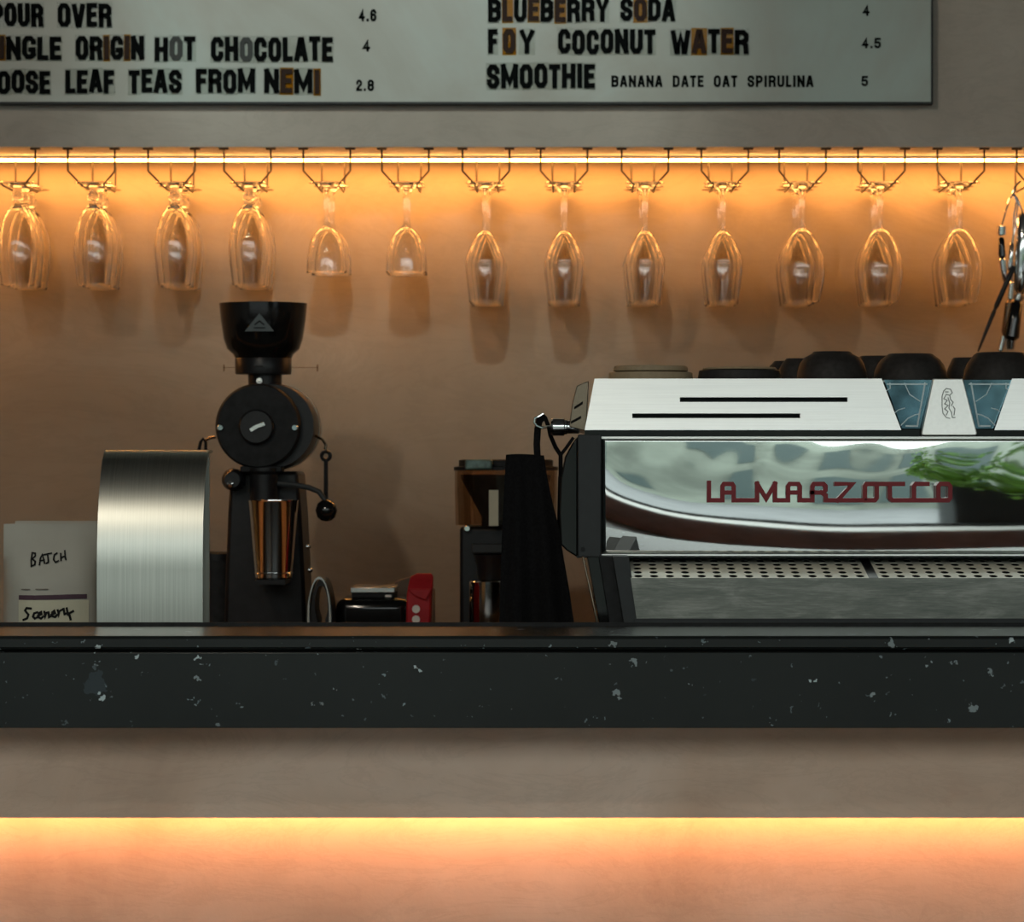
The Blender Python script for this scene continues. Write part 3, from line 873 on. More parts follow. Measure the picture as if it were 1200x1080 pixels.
# column, base and spout
col_ = [(270, 552), (349, 552), (353, 600), (357, 680), (360, 760), (262, 760), (264, 680), (267, 600)]
MB().pxprism(col_, DG + .05, DG + .20).build('column', M['black_metal'], g, bev=0.006)
MB().box(X(258, DG), X(358, DG), DG - .02, DG + .24, 0.92, 0.965).build('base', M['black_metal'], g, bev=0.006)
MB().lathe([(16 * sg, Z(592, DG)), (16.5 * sg, Z(556, DG)), (20 * sg, Z(552, DG)), (20 * sg, Z(548, DG))], (X(308, DG), DG + .02, 0), 'z', 28).build('spout', M['black_metal'], g)
MB().box(X(281, DG), X(330, DG), DG + .004, DG + .05, Z(553, DG), Z(546, DG)).build('spout_flange', M['black_matte'], g, bev=0.002)
cl = MB().lathe([(9 * sg, -.0), (13 * sg, .01), (13 * sg, .05), (9 * sg, .06)], GP(272, 562, .0), 'y', 20).build('bag_clamp', M['black_metal'], g)
MB().lathe([(4.2 * sg, 0), (3.6 * sg, -.006), (0, -.008)], GP(270, 567, .0), 'y', 14).build('clamp_knob', M['chrome'], cl)
MB().tube([GP(322, 566, .02), GP(345, 568, .015), (GP(362, 571, .01)), GP(374, 576, .006), GP(381, 586, .004)], [.0045, .0045, .0045, .0042, .004], 10).build('lever_arm', M['charcoal'], g)
MB().lathe([(0, -13 * sg), (6 * sg, -11.8 * sg), (10.5 * sg, -8 * sg), (13 * sg, 0), (10.5 * sg, 8 * sg), (6 * sg, 11.8 * sg), (0, 13 * sg)], GP(382.5, 598, .004), 'z', 24).build('lever_ball', M['black_gloss'], g)
MB().tube([GP(364, 509, .06), GP(371, 511, .05), GP(378, 515, .04), GP(382, 521, .03), GP(381, 527, .03)], .0022, 8).build('side_hook', M['bronze_and_reflection'], g)
ring = [GP(382 + 5 * math.cos(a), 534 + 5 * math.sin(a), .03) for a in [2 * PI * k / 14 for k in range(14)]]
tg = MB().tube(ring, .0028, 8, closed=True).build('tag_ring', M['black_metal'], g)
MB().tube([GP(382, 539, .03), GP(382, 584, .03)], .0032, 8).build('tag_rod', M['black_metal'], tg)
MB().tube([GP(253, 512, .06), GP(246, 513, .06), GP(240, 516, .06)], .0022, 8).build('side_hook', M['bronze_and_reflection'], g)
MB().tube([GP(233, 527, .06), GP(235, 518, .06), GP(238, 514, .06), GP(241, 518, .06), GP(241, 527, .06), GP(240, 560, .06)], .0026, 8).build('clip_wire', M['black_metal'], g)
MB().tube([GP(262, 430.5, .08), GP(345, 430.5, .08), GP(373, 430.5, .08)], .0006, 6).build('clear_rod', M['smoked'], g)
for sx in (262.5, 372):
    MB().tube([GP(sx, 427, .08), GP(sx, 435, .08)], .0014, 6).build('rod_end', M['smoked'], g)
for sx, sy in ((358, 641), (360, 669)):
    MB().lathe([(.004, X(sx - 2, DG)), (.004, X(sx + 1, DG)), (.002, X(sx + 3, DG))], (0, DG + .06, Z(sy, DG)), 'x', 12).build('switch_stud', M['chrome'], g)
# steel tumbler under the spout
DCp = DG - .035; sc_ = DCp / F
tb = empty('steel_tumbler', (X(320.5, DCp), DCp, Z(678, DCp)), 'tapered steel tumbler held under the big grinder spout', 'tumbler')
tb_h = Z(586, DCp) - Z(678, DCp)
cpt = (X(320.5, DCp), DCp, Z(678, DCp))
MB().lathe([(0, 0), (20 * sc_, 0), (21.5 * sc_, .002), (29 * sc_, tb_h - .002), (29.8 * sc_, tb_h), (28.6 * sc_, tb_h), (20.5 * sc_, .004), (0, .004)], cpt, 'z', 48).build('cup_wall', M['steel_tumbler'] if 'steel_tumbler' in M else M['chrome'], tb)
MB().tube([cpt + Vector((22.3 * sc_ * math.cos(a), 22.3 * sc_ * math.sin(a), .009)) if False else Vector(cpt) + Vector((22.3 * sc_ * math.cos(a), 22.3 * sc_ * math.sin(a), .009)) for a in [2 * PI * k / 40 for k in range(40)]], .0008, 6, closed=True).build('foot_bead', M['chrome'], tb)
# bracket carrying the tumbler
MB().box(X(303, DG), X(338, DG), DCp - .03, DG + .06, Z(684, DCp), Z(678.3, DCp)).build('cup_rest', M['black_metal'], g)

# black canister between steel stand and grinder
bcn = empty('black_canister', (X(250, 5.62), 5.62, 0.92), 'black canister behind the steel stand, left of the big grinder', 'canister')
r5 = 5.62 / F
MB().lathe([(26 * r5, 0.92), (26 * r5, Z(652, 5.62)), (25 * r5, Z(649, 5.62)), (0, Z(649, 5.62))], (X(256, 5.62), 5.62, 0), 'z', 32).build('canister_body', M['black_matte'], bcn)
MB().lathe([(27 * r5, Z(656, 5.62)), (27 * r5, Z(648, 5.62)), (24 * r5, Z(646.5, 5.62)), (0, Z(646.5, 5.62))], (X(256, 5.62), 5.62, 0), 'z', 32).build('lid', M['black_metal'], bcn)

# arched holder
ah = empty('arched_holder', (X(376, 5.25), 5.25, 0.92), 'narrow arched holder with steel rim to the right of the grinder', 'holder')
def arch(cxp, wpx, topy, dd, wd, thick, m_, name):
    d = 5.25 + dd
    outer = []
    for k in range(25):
        a = PI * k / 24
        outer.append(Vector((X(cxp, d) - wpx / 2 * d / F * math.cos(a), 0, Z(726, d) + (Z(topy, d) - Z(726, d)) * math.sin(a))))
    outer = [Vector((outer[0].x, 0, .92))] + outer + [Vector((outer[-1].x, 0, .92))]
    mb = MB(); c = Vector((X(cxp, d), 0, Z(726, d)))
    vs = []; fs = []
    for p in outer:
        q = p.copy(); dirv = (p - c); L = dirv.length
        if p.z > .93: q = c + dirv * (1 - thick / L)
        else: q = p + Vector((thick if p.x < c.x else -thick, 0, 0))
        for (pp, yy) in ((p, d), (q, d), (q, d + wd), (p, d + wd)): vs.append(Vector((pp.x, yy, pp.z)))
    n = len(outer)
    for i in range(n - 1):
        for k in range(4):
            k2 = (k + 1) % 4
            fs.append((4 * i + k, 4 * i + k2, 4 * (i + 1) + k2, 4 * (i + 1) + k))
    fs += [(0, 1, 2, 3), (4 * n - 4, 4 * n - 3, 4 * n - 2, 4 * n - 1)]
    return mb.add(vs, fs).build(name, M[m_], ah, smooth=40)
arch(374, 28, 675.5, .0, .05, .0035, 'steel', 'steel_rim')
arch(376.5, 25, 678, .006, .10, .010, 'black_metal', 'arch_body')

# dark box with a silver scale on it
bxo = MB().box(X(394, 5.35), X(482, 5.35), 5.33, 5.50, 0.92, Z(700, 5.35)).build('knock_box', M['black_gloss'], bev=0.016, seg=4)
tag(bxo, 'black rounded knock box under the silver scale on back counter', 'box')
sc1 = empty('kitchen_scale', (X(437, 5.36), 5.40, Z(700, 5.35)), 'small silver flat scale on the black knock box', 'scale')
MB().box(X(413, 5.36), X(462, 5.36), 5.345, 5.47, Z(700, 5.35), Z(694, 5.36)).build('scale_body', M['black_matte'], sc1, bev=0.001)
MB().box(X(411.5, 5.36), X(463.5, 5.36), 5.34, 5.475, Z(694, 5.36), Z(687.5, 5.36)).build('scale_plate', M['steel'], sc1, bev=0.0012)
MB().box(X(452, 5.36), X(459, 5.36), 5.3435, 5.346, Z(699, 5.36), Z(696.5, 5.36)).build('display', M['white_print'], sc1)

# red foil bag
rb = empty('red_coffee_bag', (X(490, 5.25), 5.25, 0.92), 'red foil coffee bag with folded top and white dots', 'coffee bag')
def ring_at(y, l, r, d0, d1): return [P(l, y, 5.22) + Vector((0, d0, 0)), P(r, y, 5.22) + Vector((0, d0, 0)), P(r, y, 5.22) + Vector((0, d1, 0)), P(l, y, 5.22) + Vector((0, d1, 0))]
rings = [ring_at(765, 476, 504, 0, .06), ring_at(730, 476, 504, -.002, .062), ring_at(697, 476.5, 505, 0, .06), ring_at(688, 478, 506.5, .004, .05), ring_at(676, 480, 507, .02, .036), ring_at(672, 488, 505, .026, .031)]
for rg in rings:
    pass
rings[0] = [Vector((p.x, p.y, .92)) for p in rings[0]]
vs = [p for rg in rings for p in rg]; fs = [(0, 1, 2, 3), tuple(range(len(vs) - 4, len(vs)))]
for i in range(len(rings) - 1):
    for k in range(4):
        k2 = (k + 1) % 4
        fs.append((4 * i + k, 4 * i + k2, 4 * i + 4 + k2, 4 * i + 4 + k))
MB().add(vs, fs).build('bag_body', M['red_foil'], rb, bev=0.003)
fl_ = [P(478, 690, 5.215), P(506, 690, 5.215), P(499, 703, 5.213), P(486, 698, 5.213)]
MB().prism(fl_, [p + Vector((0, .006, 0)) for p in fl_]).build('folded_flap', M['red_foil'], rb, bev=0.001)
for yy in (713.5, 725.5):
    MB().lathe([(4.6 * 5.22 / F, .002), (4.6 * 5.22 / F, -.0006), (0, -.0006)], P(487.5, yy, 5.2165), 'y', 20).build('white_dot', M['white_print'], rb)
bb = empty('brown_paper_packet', (X(473, 5.42), 5.56, 0.92), 'brown paper packet tucked behind the red foil bag', 'packet')
MB().pxprism([(463, 765), (509, 765), (509, 691), (504, 688), (486, 675), (472, 678), (463, 681)], 5.53, 5.57).build('packet_body', plain('brown_paper', (0.12, 0.075, 0.05), 0.8, bump=0.2), bb, bev=0.002)
for p in bb.children[0].data.vertices:
    if p.co.z < 0.1: p.co.z = 0.0

# ================================================================== second grinder, partly behind the apron
D2 = 5.30; s2 = D2 / F
g2 = empty('hopper_grinder', (X(590, D2), D2 + .08, 0.92), 'black coffee grinder with clear hopper half hidden by the apron', 'grinder')
xc2 = X(592, D2)
MB().lathe([(62 * s2, Z(551, D2)), (62 * s2, Z(547, D2)), (56 * s2, Z(546, D2)), (56 * s2, Z(539, D2)), (52 * s2, Z(538, D2)), (0, Z(538, D2))], (xc2, D2 + .08, 0), 'z', 40).build('hopper_lid', M['black_matte'], g2)
MB().box(X(545, D2), X(577, D2), D2 - .008, D2 + .04, Z(550, D2), Z(538, D2)).build('lid_label', M['label_teal'], g2.children[0], bev=0.003)
MB().lathe([(61 * s2, Z(551, D2)), (61 * s2, Z(575, D2)), (60 * s2, Z(616, D2)), (56 * s2, Z(616, D2)), (58 * s2, Z(575, D2)), (58 * s2, Z(551, D2))], (xc2, D2 + .08, 0), 'z', 40, cap=False).build('clear_hopper', M['smoked'], g2)
MB().lathe([(54 * s2, Z(556, D2)), (53 * s2, Z(562, D2)), (29 * s2, Z(606, D2)), (29 * s2, Z(642, D2)), (0, Z(642, D2))], (xc2, D2 + .08, 0), 'z', 40).build('bean_cone', M['cup_black'], g2)
MB().box(X(573, D2), X(584, D2), D2 + .0, D2 + .004, Z(616, D2), Z(574, D2)).build('hopper_sticker', M['cream_label'], g2)
MB().box(X(538, D2), X(646, D2), D2 + .035, D2 + .20, 0.92, Z(617, D2)).build('grinder_body', M['black_metal'], g2, bev=0.006)
MB().box(X(553, D2), X(600, D2), D2 - .01, D2 + .06, Z(648, D2), Z(637, D2)).build('bracket', M['charcoal'], g2, bev=0.002)
MB().lathe([(4.5 * s2, .036), (4.5 * s2, .026), (3 * s2, .022), (0, .022)], P(547, 619.5, D2), 'y', 14).build('knob', M['chrome'], g2)
MB().lathe([(15 * s2, Z(679, D2)), (16 * s2, Z(665, D2)), (20 * s2, Z(650, D2))], (X(575, D2), D2 + .01, 0), 'z', 24).build('dosing_funnel', M['black_metal'], g2)
tc = empty('dosing_cup', (X(572, D2), D2 - .0, 0.92), 'straight steel dosing cup in front of the grinder beside the apron', 'cup')
MB().lathe([(0, .92), (24 * s2, .92), (24 * s2, Z(681, D2)), (23 * s2, Z(680, D2)), (22.5 * s2, Z(681, D2)), (22.5 * s2, .925), (0, .925)], (X(574, D2), D2 - .012, 0), 'z', 40).build('cup_wall', M['chrome'], tc)

# ================================================================== wire glass rails
RA = [14, 107, 201, 290, 383, 475, 569.5, 661, 756, 849.5, 940.5, 1033, 1126, 1219, -79]
DF_, DB_ = 5.70, 5.862
names = ['first', 'second', 'third', 'fourth', 'fifth', 'sixth', 'seventh', 'eighth', 'ninth', 'tenth', 'eleventh', 'twelfth', 'thirteenth', 'fourteenth']
sF = DF_ / F
zr = Z(216, DF_)
rail_proto = None
def make_rail():
    r = empty('glass_rail', (0, DF_, zr), None, 'glass rack')
    for sx in (-1, 1):
        path = [(sx * 27.5 * sF, DF_, Z_SOF - .001), (sx * 27.5 * sF, DF_, Z(202, DF_)), (sx * 26.5 * sF, DF_ + .002, Z(199.5, DF_)), (sx * 14.5 * sF, DF_ + .012, zr + .003), (sx * 13 * sF, DF_ + .02, zr), (sx * 13 * sF, DB_ - .004, zr), (sx * 13.5 * sF, DB_, zr + .004), (sx * 14 * sF, DB_, Z_SOF - .001)]
        path[1] = (sx * 27.5 * sF, DF_, Z(200, DF_)); path[2] = (sx * 26.2 * sF, DF_ + .002, Z(201.5, DF_))
        MB().tube(path, .0016, 8).build('wire', M['wire'], r)
        MB().box(sx * 27.5 * sF - .008, sx * 27.5 * sF + .008, DF_ - .007, DF_ + .007, Z_SOF - .003, Z_SOF).build('mounting_plate', M['wire'], r, bev=.0008)
    return r
rails = []
for i, px in enumerate(RA):
    if rail_proto is None:
        rail_proto = make_rail(); r = rail_proto
    else:
        r = copy_tree(rail_proto)
    r.location.x = X(px, DF_)
    rails.append(r)
    if px < 0:
        lab_ = 'bent wire glass rail cut off by the left edge of the photo'
    elif i == 13:
        lab_ = 'bent wire glass rail holding the hanging bar tools at right edge'
    else:
        lab_ = 'bent wire glass rail under the bulkhead, %s from the left' % names[i]
    tag(r, lab_, 'glass rack', 'wire rails under the bulkhead')

# ================================================================== hanging glasses (upside down; heights measured down from the foot)
GW = 0.0028
def smoothp(pr, n=5):
    """Catmull-Rom through profile points"""
    out = []
    for i in range(len(pr) - 1):
        p0 = pr[max(i - 1, 0)]; p1 = pr[i]; p2 = pr[i + 1]; p3 = pr[min(i + 2, len(pr) - 1)]
        for k in range(n):
            t = k / n
            out.append(tuple(0.5 * ((2 * p1[c]) + (-p0[c] + p2[c]) * t + (2 * p0[c] - 5 * p1[c] + 4 * p2[c] - p3[c]) * t * t + (-p0[c] + 3 * p1[c] - 3 * p2[c] + p3[c]) * t ** 3) for c in (0, 1)))
    out.append(pr[-1]); return out
def make_glass(name, foot_r, stem, bowl, floor_t):
    """stem: [(r, h)], bowl: [(r, h)] outer, h in mm down from the foot's flat side"""
    r = empty(name, (0, 0, 0))
    mm = .001
    foot = [(0, 0), (foot_r * .6, .2), (foot_r * .96, .1), (foot_r, .9), (foot_r * .96, 1.7), (foot_r * .5, 3.6), (foot_r * .26, 6.5), (stem[0][0], stem[0][1])]
    st = smoothp(stem, 4)
    bo = smoothp(bowl, 4)
    inner = []
    h0 = bo[0][1] + floor_t
    for (a, h) in reversed(bo):
        if h > h0 + 1.5: inner.append((max(a - GW * 1000, .3), h))
    inner += [(inner[-1][0] * .6, h0 + .5), (0, h0)]
    top = bo[-1]
    outline = foot[:-1] + st[:-1] + bo + [(top[0] - .5, top[1] + .5)] + inner
    sgm = 40
    # one closed skin cut into three parts so that no wall stands inside the glass
    cut1 = len(foot) - 1; cut2 = cut1 + len(st) - 1
    for nm, seq in (('foot', outline[:cut1 + 1]), ('stem', outline[cut1:cut2 + 1]), ('bowl', outline[cut2:])):
        q = MB().lathe([(a * mm, -h * mm) for a, h in seq], (0, 0, 0), 'z', sgm, cap=False)
        o = q.build(nm, M['wine_glass'], r, smooth=60)
        # keep all three skins facing outwards
        me = o.data
        bm = bmesh.new(); bm.from_mesh(me)
        bmesh.ops.remove_doubles(bm, verts=bm.verts, dist=1e-6)
        bm.faces.ensure_lookup_table()
        bm.normal_update()
        if nm == 'bowl':
            f = min(bm.faces, key=lambda f: abs(f.calc_center_median().z + (bowl[0][1] + 4) * mm) - 10 * f.calc_center_median().xy.length)
        else:
            f = max(bm.faces, key=lambda f: f.calc_center_median().xy.length)
        c = f.calc_center_median()
        if f.normal.dot(Vector((c.x, c.y, 0))) < 0 and abs(f.normal.xy.length) > .05:
            bmesh.ops.reverse_faces(bm, faces=bm.faces)
        bm.to_mesh(me); bm.free()
        me.shade_smooth()
    return r
protos = {
    'flute': make_glass('beer_glass', 31, [(6.5, 9), (7.5, 16), (10.5, 24), (6.5, 31), (8, 38)], [(8, 38), (13, 42), (24, 60), (31, 84), (33.2, 104), (32.5, 122), (29.5, 147), (27, 168)], 3),
    'goblet': make_glass('water_goblet', 30, [(6, 9), (5, 20), (4.4, 45), (4.6, 62), (6, 74)], [(6, 74), (15, 79), (24, 90), (29.5, 105), (32.5, 125), (33.5, 148)], 2.5),
    'tulip': make_glass('wine_glass', 32, [(6, 9), (5, 20), (4.2, 45), (4.2, 66), (5, 80)], [(5, 80), (12, 85), (22.5, 101), (30.5, 120), (32.6, 131), (31.5, 150), (28.5, 175), (26, 196)], 2.5),
    'large': make_glass('wine_glass', 34, [(6, 9), (5, 20), (4.4, 42), (4.6, 62), (5.4, 76)], [(5.4, 76), (14, 81), (26, 97), (34, 117), (37.6, 137), (37, 156), (33, 178), (29.5, 196)], 2.5)}
kind_of = ['flute'] * 4 + ['goblet'] * 2 + ['tulip'] * 4 + ['large'] * 3
look = {'flute': ('short-stemmed tall beer glass', 'beer_glass', 'glass'), 'goblet': ('small round water goblet', 'water_goblet', 'glass'), 'tulip': ('slim tulip wine glass', 'wine_glass', 'wine glass'), 'large': ('wide-bowled wine glass', 'wine_glass', 'wine glass')}
depths = [5.728, 5.800, 5.868]
used = set()
for i, k in enumerate(kind_of):
    n = 2 if k == 'goblet' else 3
    for j in range(n):
        kk = k if not (k == 'large' and j > 0) else 'tulip'
        if kk in used: o = copy_tree(protos[kk])
        else: o = protos[kk]; used.add(kk)
        dd = depths[j] + random.uniform(-.0015, .0015)
        dx = random.uniform(-.0025, .0025)
        o.location = (X(RA[i], DF_) + dx, dd, zr + .0016 + .0036)
        if i == 0: o.location.x += 8 * sF * 0.6
        where = ['front', 'middle', 'rearmost'][j]
        tag(o, '%s hanging upside down, %s on the %s rail from the left' % (look[kk][0], where, names[i]), look[kk][2], 'glasses hanging from the wire rails')
# ================================================================== menu board
DBo = D_BULK - .022; sb = DBo / F
mbd = empty('menu_board', (X(500, DBo), D_BULK, Z(120, DBo)), 'grey-green menu board with black letter tiles on the bulkhead', 'menu board')
xl, xr, zb, ztp = X(-330, DBo), X(1091, DBo), Z(119.5, DBo), Z(-330, DBo)
face = MB().box(xl, xr, DBo, D_BULK, zb, ztp).build('board_face', M['board'], mbd)
MB().box(xl - .002, xr + .003, DBo - .003, D_BULK, zb - .0035, zb).build('frame_edge', M['charcoal'], mbd)
MB().box(xr, xr + .003, DBo - .003, D_BULK, zb, ztp).build('frame_edge', M['charcoal'], mbd)

O_ = [(.28, 1), (0, .82), (0, .18), (.28, 0), (.72, 0), (1, .18), (1, .82), (.72, 1)]
GLY = {
 'A': (.62, [([(0, 0), (.40, 1), (.60, 1), (1, 0)], 0), ([(.22, .27), (.78, .27)], 0)]),
 'B': (.60, [([(0, 0), (0, 1), (.7, 1), (1, .87), (1, .63), (.72, .52), (0, .52)], 0), ([(.7, .52), (1, .40), (1, .13), (.7, 0), (0, 0)], 0)]),
 'C': (.58, [([(1, .76), (1, .84), (.72, 1), (.28, 1), (0, .82), (0, .18), (.28, 0), (.72, 0), (1, .16), (1, .24)], 0)]),
 'D': (.60, [([(0, 0), (0, 1), (.65, 1), (1, .82), (1, .18), (.65, 0)], 1)]),
 'E': (.50, [([(1, 1), (0, 1), (0, 0), (1, 0)], 0), ([(0, .52), (.85, .52)], 0)]),
 'F': (.49, [([(1, 1), (0, 1), (0, 0)], 0), ([(0, .50), (.85, .50)], 0)]),
 'G': (.60, [([(1, .80), (1, .85), (.72, 1), (.28, 1), (0, .82), (0, .18), (.28, 0), (.72, 0), (1, .12), (1, .38), (.70, .38)], 0)]),
 'H': (.62, [([(0, 0), (0, 1)], 0), ([(1, 0), (1, 1)], 0), ([(0, .5), (1, .5)], 0)]),
 'I': (.24, [([(.5, 0), (.5, 1)], 0)]),
 'L': (.47, [([(0, 1), (0, 0), (1, 0)], 0)]),
 'M': (.78, [([(0, 0), (0, 1)], 0), ([(0, 1), (.5, .18), (1, 1)], 0), ([(1, 1), (1, 0)], 0)]),
 'N': (.62, [([(0, 0), (0, 1)], 0), ([(0, 1), (1, 0)], 0), ([(1, 0), (1, 1)], 0)]),
 'O': (.60, [(O_, 1)]),
 'P': (.58, [([(0, 0), (0, 1), (.7, 1), (1, .86), (1, .58), (.7, .44), (0, .44)], 0)]),
 'R': (.61, [([(0, 0), (0, 1), (.7, 1), (1, .87), (1, .62), (.72, .49), (0, .49)], 0), ([(.66, .49), (.95, .34), (1, 0)], 0)]),
 'S': (.58, [([(1, .78), (1, .85), (.72, 1), (.28, 1), (0, .85), (0, .66), (.2, .55), (.8, .44), (1, .33), (1, .16), (.72, 0), (.28, 0), (0, .15), (0, .22)], 0)]),
 'T': (.52, [([(0, 1), (1, 1)], 0), ([(.5, 1), (.5, 0)], 0)]),
 'U': (.60, [([(0, 1), (0, .18), (.28, 0), (.72, 0), (1, .18), (1, 1)], 0)]),
 'V': (.62, [([(0, 1), (.42, 0), (.58, 0), (1, 1)], 0)]),
 'W': (.86, [([(0, 1), (.22, 0), (.30, 0), (.5, .85), (.70, 0), (.78, 0), (1, 1)], 0)]),
 'Y': (.58, [([(0, 1), (.5, .42), (1, 1)], 0), ([(.5, .42), (.5, 0)], 0)]),
 '2': (.52, [([(0, .72), (0, .85), (.28, 1), (.72, 1), (1, .84), (1, .62), (0, .12), (0, 0), (1, 0)], 0)]),
 '4': (.56, [([(.72, 0), (.72, 1), (0, .28), (1, .28)], 0)]),
 '5': (.54, [([(1, 1), (.08, 1), (0, .55), (.7, .6), (1, .46), (1, .16), (.72, 0), (.28, 0), (0, .16)], 0)]),
 '6': (.56, [([(1, .8), (.72, 1), (.28, 1), (0, .82), (0, .18), (.28, 0), (.72, 0), (1, .18), (1, .42), (.72, .56), (0, .52)], 0)]),
 '8': (.56, [([(.28, 1), (0, .86), (0, .64), (.28, .53), (.72, .53), (1, .64), (1, .86), (.72, 1)], 1), ([(.28, .53), (0, .40), (0, .14), (.28, 0), (.72, 0), (1, .14), (1, .40), (.72, .53)], 0)]),
 '.': (.22, [([(.5, 0), (.5, .02)], 0)]),
}
TK = 0.205
def glyph_mb(mb, ch, x0, y0, w_, h_, d, depth=.0015, tk=TK):
    """draw a letter into mb; x0, y0 = lower left in metres on the board plane"""
    gw, strokes = GLY[ch]
    t = tk * h_
    for pts, cl_ in strokes:
        q = [(x0 + t / 2 + px * (w_ - t) if ch not in 'I.' else x0 + w_ / 2, y0 + t / 2 + py * (h_ - t)) for px, py in pts]
        if ch == 'I': q = [(x0 + w_ / 2, y0 + t / 2), (x0 + w_ / 2, y0 + h_ - t / 2)]
        mb.stroke(q, t, lambda x, y, k: Vector((x, d + depth * k, y)), closed=bool(cl_))
cache = {}
def tile_word(text, pl, pr, ytop, ybot, special=None, skip=0):
    """letters of a word as single tiles between pixel columns pl and pr"""
    special = special or {}
    h_ = (ybot - ytop) * sb
    nat = [GLY[c][0] for c in text]; gap = .075
    tot = sum(nat) + gap * (len(text) - 1)
    k = (pr - pl) * sb / tot
    x = X(pl, DBo)
    for i, c in enumerate(text):
        wl = nat[i] * k
        sp_ = special.get(i, 'clear')
        if i >= skip:
            key = (c, round(wl, 4), round(h_, 4), sp_)
            ang = random.uniform(-.012, .012); dz = random.uniform(-.8, .8) * sb
            if key not in cache:
                base = Vector((wl / 2, 0, h_ / 2))
                tm = MB().box(-gap * k / 2, wl + gap * k / 2, -.003, -.0005, -.0025, h_ + .0025).mesh('letter_tile', M['amber' if sp_ == 'amber' else 'clear_tile'], base, 0)
                q = MB(); glyph_mb(q, c, 0, 0, wl, h_, -.0046)
                gm = q.mesh('glyph', M['letter_brown' if sp_ == 'amber' else ('letter_grey' if sp_ == 'grey' else 'letter_black')], base, 0)
                cache[key] = (tm, gm)
            tm, gm = cache[key]
            ot = bpy.data.objects.new('letter_tile', tm); og = bpy.data.objects.new('glyph', gm)
            COL.objects.link(ot); COL.objects.link(og)
            ot.parent = mbd; og.parent = ot
            ot.location = Vector((x + wl / 2, DBo - .0002, Z((ytop + ybot) / 2, DBo) + dz)) - Vector(mbd.location)
            ot.rotation_euler = (0, ang, 0)
        x += wl + gap * k
def small_text(text, pl, ytop, ybot, pr=None, name='small_lettering', mat='letter_black', tk=.20):
    h_ = (ybot - ytop) * sb
    words = text.split(' ')
    wid = 0
    for wd_ in words: wid += sum(GLY[c][0] + .14 for c in wd_)
    wid += .75 * (len(words) - 1)
    k = h_ * 1.0 if pr is None else (pr - pl) * sb / wid
    x = X(pl, DBo)
    for wd_ in words:
        q = MB()
        for c in wd_:
            glyph_mb(q, c, x, Z(ybot, DBo), GLY[c][0] * k, h_ if c != '.' else h_ , DBo - .0016, .0014, tk)
            x += (GLY[c][0] + .14) * k
        x += .75 * k
        q.build(name, M[mat], mbd, smooth=0)
A = 'amber'
tile_word('POUR', -9.5, 51, 4, 31); tile_word('OVER', 68, 131, 4.5, 32)
tile_word('SINGLE', -18, 72, 43, 70, {1: A}); tile_word('ORIGIN', 89, 169, 42.5, 70, {2: A, 4: A}); tile_word('HOT', 181.5, 229, 43.5, 71, {1: 'grey'}); tile_word('CHOCOLATE', 247.5, 390, 43.5, 71.5, {2: 'grey'})
tile_word('LOOSE', -16, 59, 83, 109.5); tile_word('LEAF', 77, 134, 82, 109); tile_word('TEAS', 151, 213, 82, 109); tile_word('FROM', 230, 299, 81.5, 109); tile_word('NEMI', 310, 375, 81.5, 109.5, {1: A, 3: A})
tile_word('BLUEBERRY', 572, 713, -1.5, 25.5, {1: A, 3: A, 5: A}); tile_word('SODA', 727, 791, -1.5, 25, {1: A})
tile_word('F', 572, 583, 35, 63); tile_word('O', 589.5, 604, 35, 63, {0: A}); tile_word('Y', 609, 626, 35, 62.5); tile_word('COCONUT', 654, 768, 35, 63); tile_word('WATER', 786, 877, 35, 63, {1: A, 3: A})
tile_word('SMOOTHIE', 570.5, 697, 75.5, 103.5)
small_text('BANANA DATE OAT SPIRULINA', 716.5, 88.5, 102, 955)
small_text('4.6', 420.5, 11, 25, 443, 'price'); small_text('4', 425, 47, 60.5, 436, 'price'); small_text('2.8', 417.5, 93.5, 106.5, 440, 'price')
small_text('4', 1011, 6, 18.5, 1021, 'price'); small_text('4.5', 1010, 44.5, 56.5, 1034, 'price'); small_text('5', 1009.5, 89, 101, 1019, 'price')

# ================================================================== hanging bar tools at the right edge
def hang_tool(label, hookpt, path, parts, d=5.72):
    """parts: (from, to, r0, r1, material, name) as pixel points along the hanging tool"""
    r = empty('bar_tool', P(path[-1][0], path[-1][1], d), label, 'bar tool', 'tools hung on the right-hand rail')
    MB().tube([P(*hookpt[k], d) for k in range(len(hookpt))], .0016, 8).build('hook', M['chrome'], r)
    for (a, b, r0, r1, m_, nm) in parts:
        pa, pb = P(*a, d), P(*b, d)
        MB().tube([pa, pa.lerp(pb, .08), pa.lerp(pb, .5), pa.lerp(pb, .92), pb], [r0 * .6, r0, (r0 + r1) / 2, r1, r1 * .6], 16).build(nm, M[m_], r)
    return r
hang_tool('thick chrome tool with black stripe hanging at the right edge', [(1196, 212), (1189, 219), (1187, 226), (1192, 232), (1199, 250)], [(1199, 250), (1196, 345)],
          [((1200, 250), (1195, 345), .012, .011, 'chrome', 'shaft'), ((1195, 345), (1192, 352), .009, .008, 'steel', 'neck'), ((1192, 352), (1184, 398), .010, .014, 'black_gloss', 'grip'), ((1184, 398), (1183.5, 410), .010, .008, 'chrome', 'tip')])
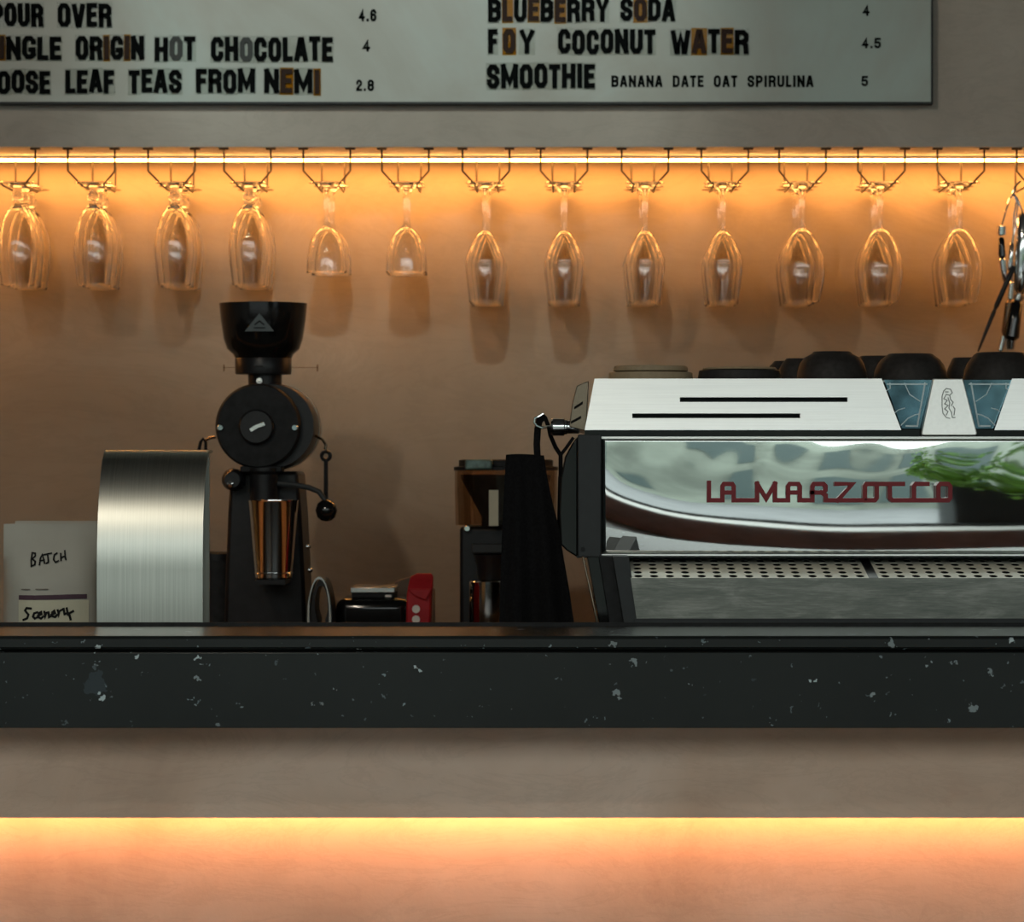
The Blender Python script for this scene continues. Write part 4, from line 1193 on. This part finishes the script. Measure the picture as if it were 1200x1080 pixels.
hang_tool('small chrome tool hanging left of the thick one', [(1190, 222), (1183, 234), (1178, 250), (1174, 264)], [(1174, 264), (1178, 330)],
          [((1174, 264), (1173.5, 276), .0075, .0075, 'chrome', 'collar'), ((1173.5, 278), (1174.5, 302), .005, .006, 'black_gloss', 'grip'), ((1174.5, 302), (1178, 330), .0055, .004, 'chrome', 'shaft')])
hang_tool('slim black spoon hanging diagonally at the right edge', [(1187, 226), (1193, 240), (1190, 262), (1186, 285)], [(1186, 285), (1148, 408)],
          [((1186, 285), (1183, 318), .0038, .0042, 'chrome', 'ferrule'), ((1188, 312), (1166, 362), .0045, .004, 'black_metal', 'handle'), ((1166, 362), (1146, 412), .0035, .002, 'black_metal', 'tip')])
hang_tool('dark tapered tool with chrome end beside the black spoon', [(1192, 232), (1188, 252), (1187, 300), (1186, 335)], [(1186, 335), (1166, 410)],
          [((1186, 330), (1184, 352), .0055, .0055, 'chrome', 'collar'), ((1184, 352), (1177, 392), .008, .006, 'bronze_and_reflection', 'grip'), ((1177, 392), (1172, 412), .006, .005, 'chrome', 'tip')], 5.77)

# ================================================================== planter outside the window, seen in the polished panel
pl = empty('planter', (2.8, -2.0, -0.15), 'dark planter box with green shrub reflected in the polished panel', 'planter')
MB().box(1.85, 3.9, -2.3, -1.75, -0.15, 1.30).build('planter_box', M['charcoal'], pl, bev=0.01)
vs = []; fs = []
rr = random.Random(3)
for k in range(2200):
    cxk = rr.uniform(1.55, 4.0)
    c = Vector((cxk, -2.0 + rr.gauss(0, .16), 1.30 + abs(rr.gauss(0, .34)) + .12 * math.sin(cxk * 5)))
    u = Vector((rr.uniform(-1, 1), rr.uniform(-1, 1), rr.uniform(-1, 1))).normalized(); v = u.orthogonal().normalized()
    n = len(vs)
    vs += [c - u * .06, c + v * .03, c + u * .06, c - v * .03]; fs.append((n, n + 1, n + 2, n + 3))
tag(MB().add(vs, fs).build('foliage', M['leaf'], pl, smooth=0), kind='stuff')
for k in range(5):
    x = 2.0 + k * .42
    MB().tube([(x, -2.0, 1.29), (x + .03, -2.02, 1.6), (x - .02, -1.98, 1.9)], [.02, .016, .01], 8).build('stem', M['bark'], pl)
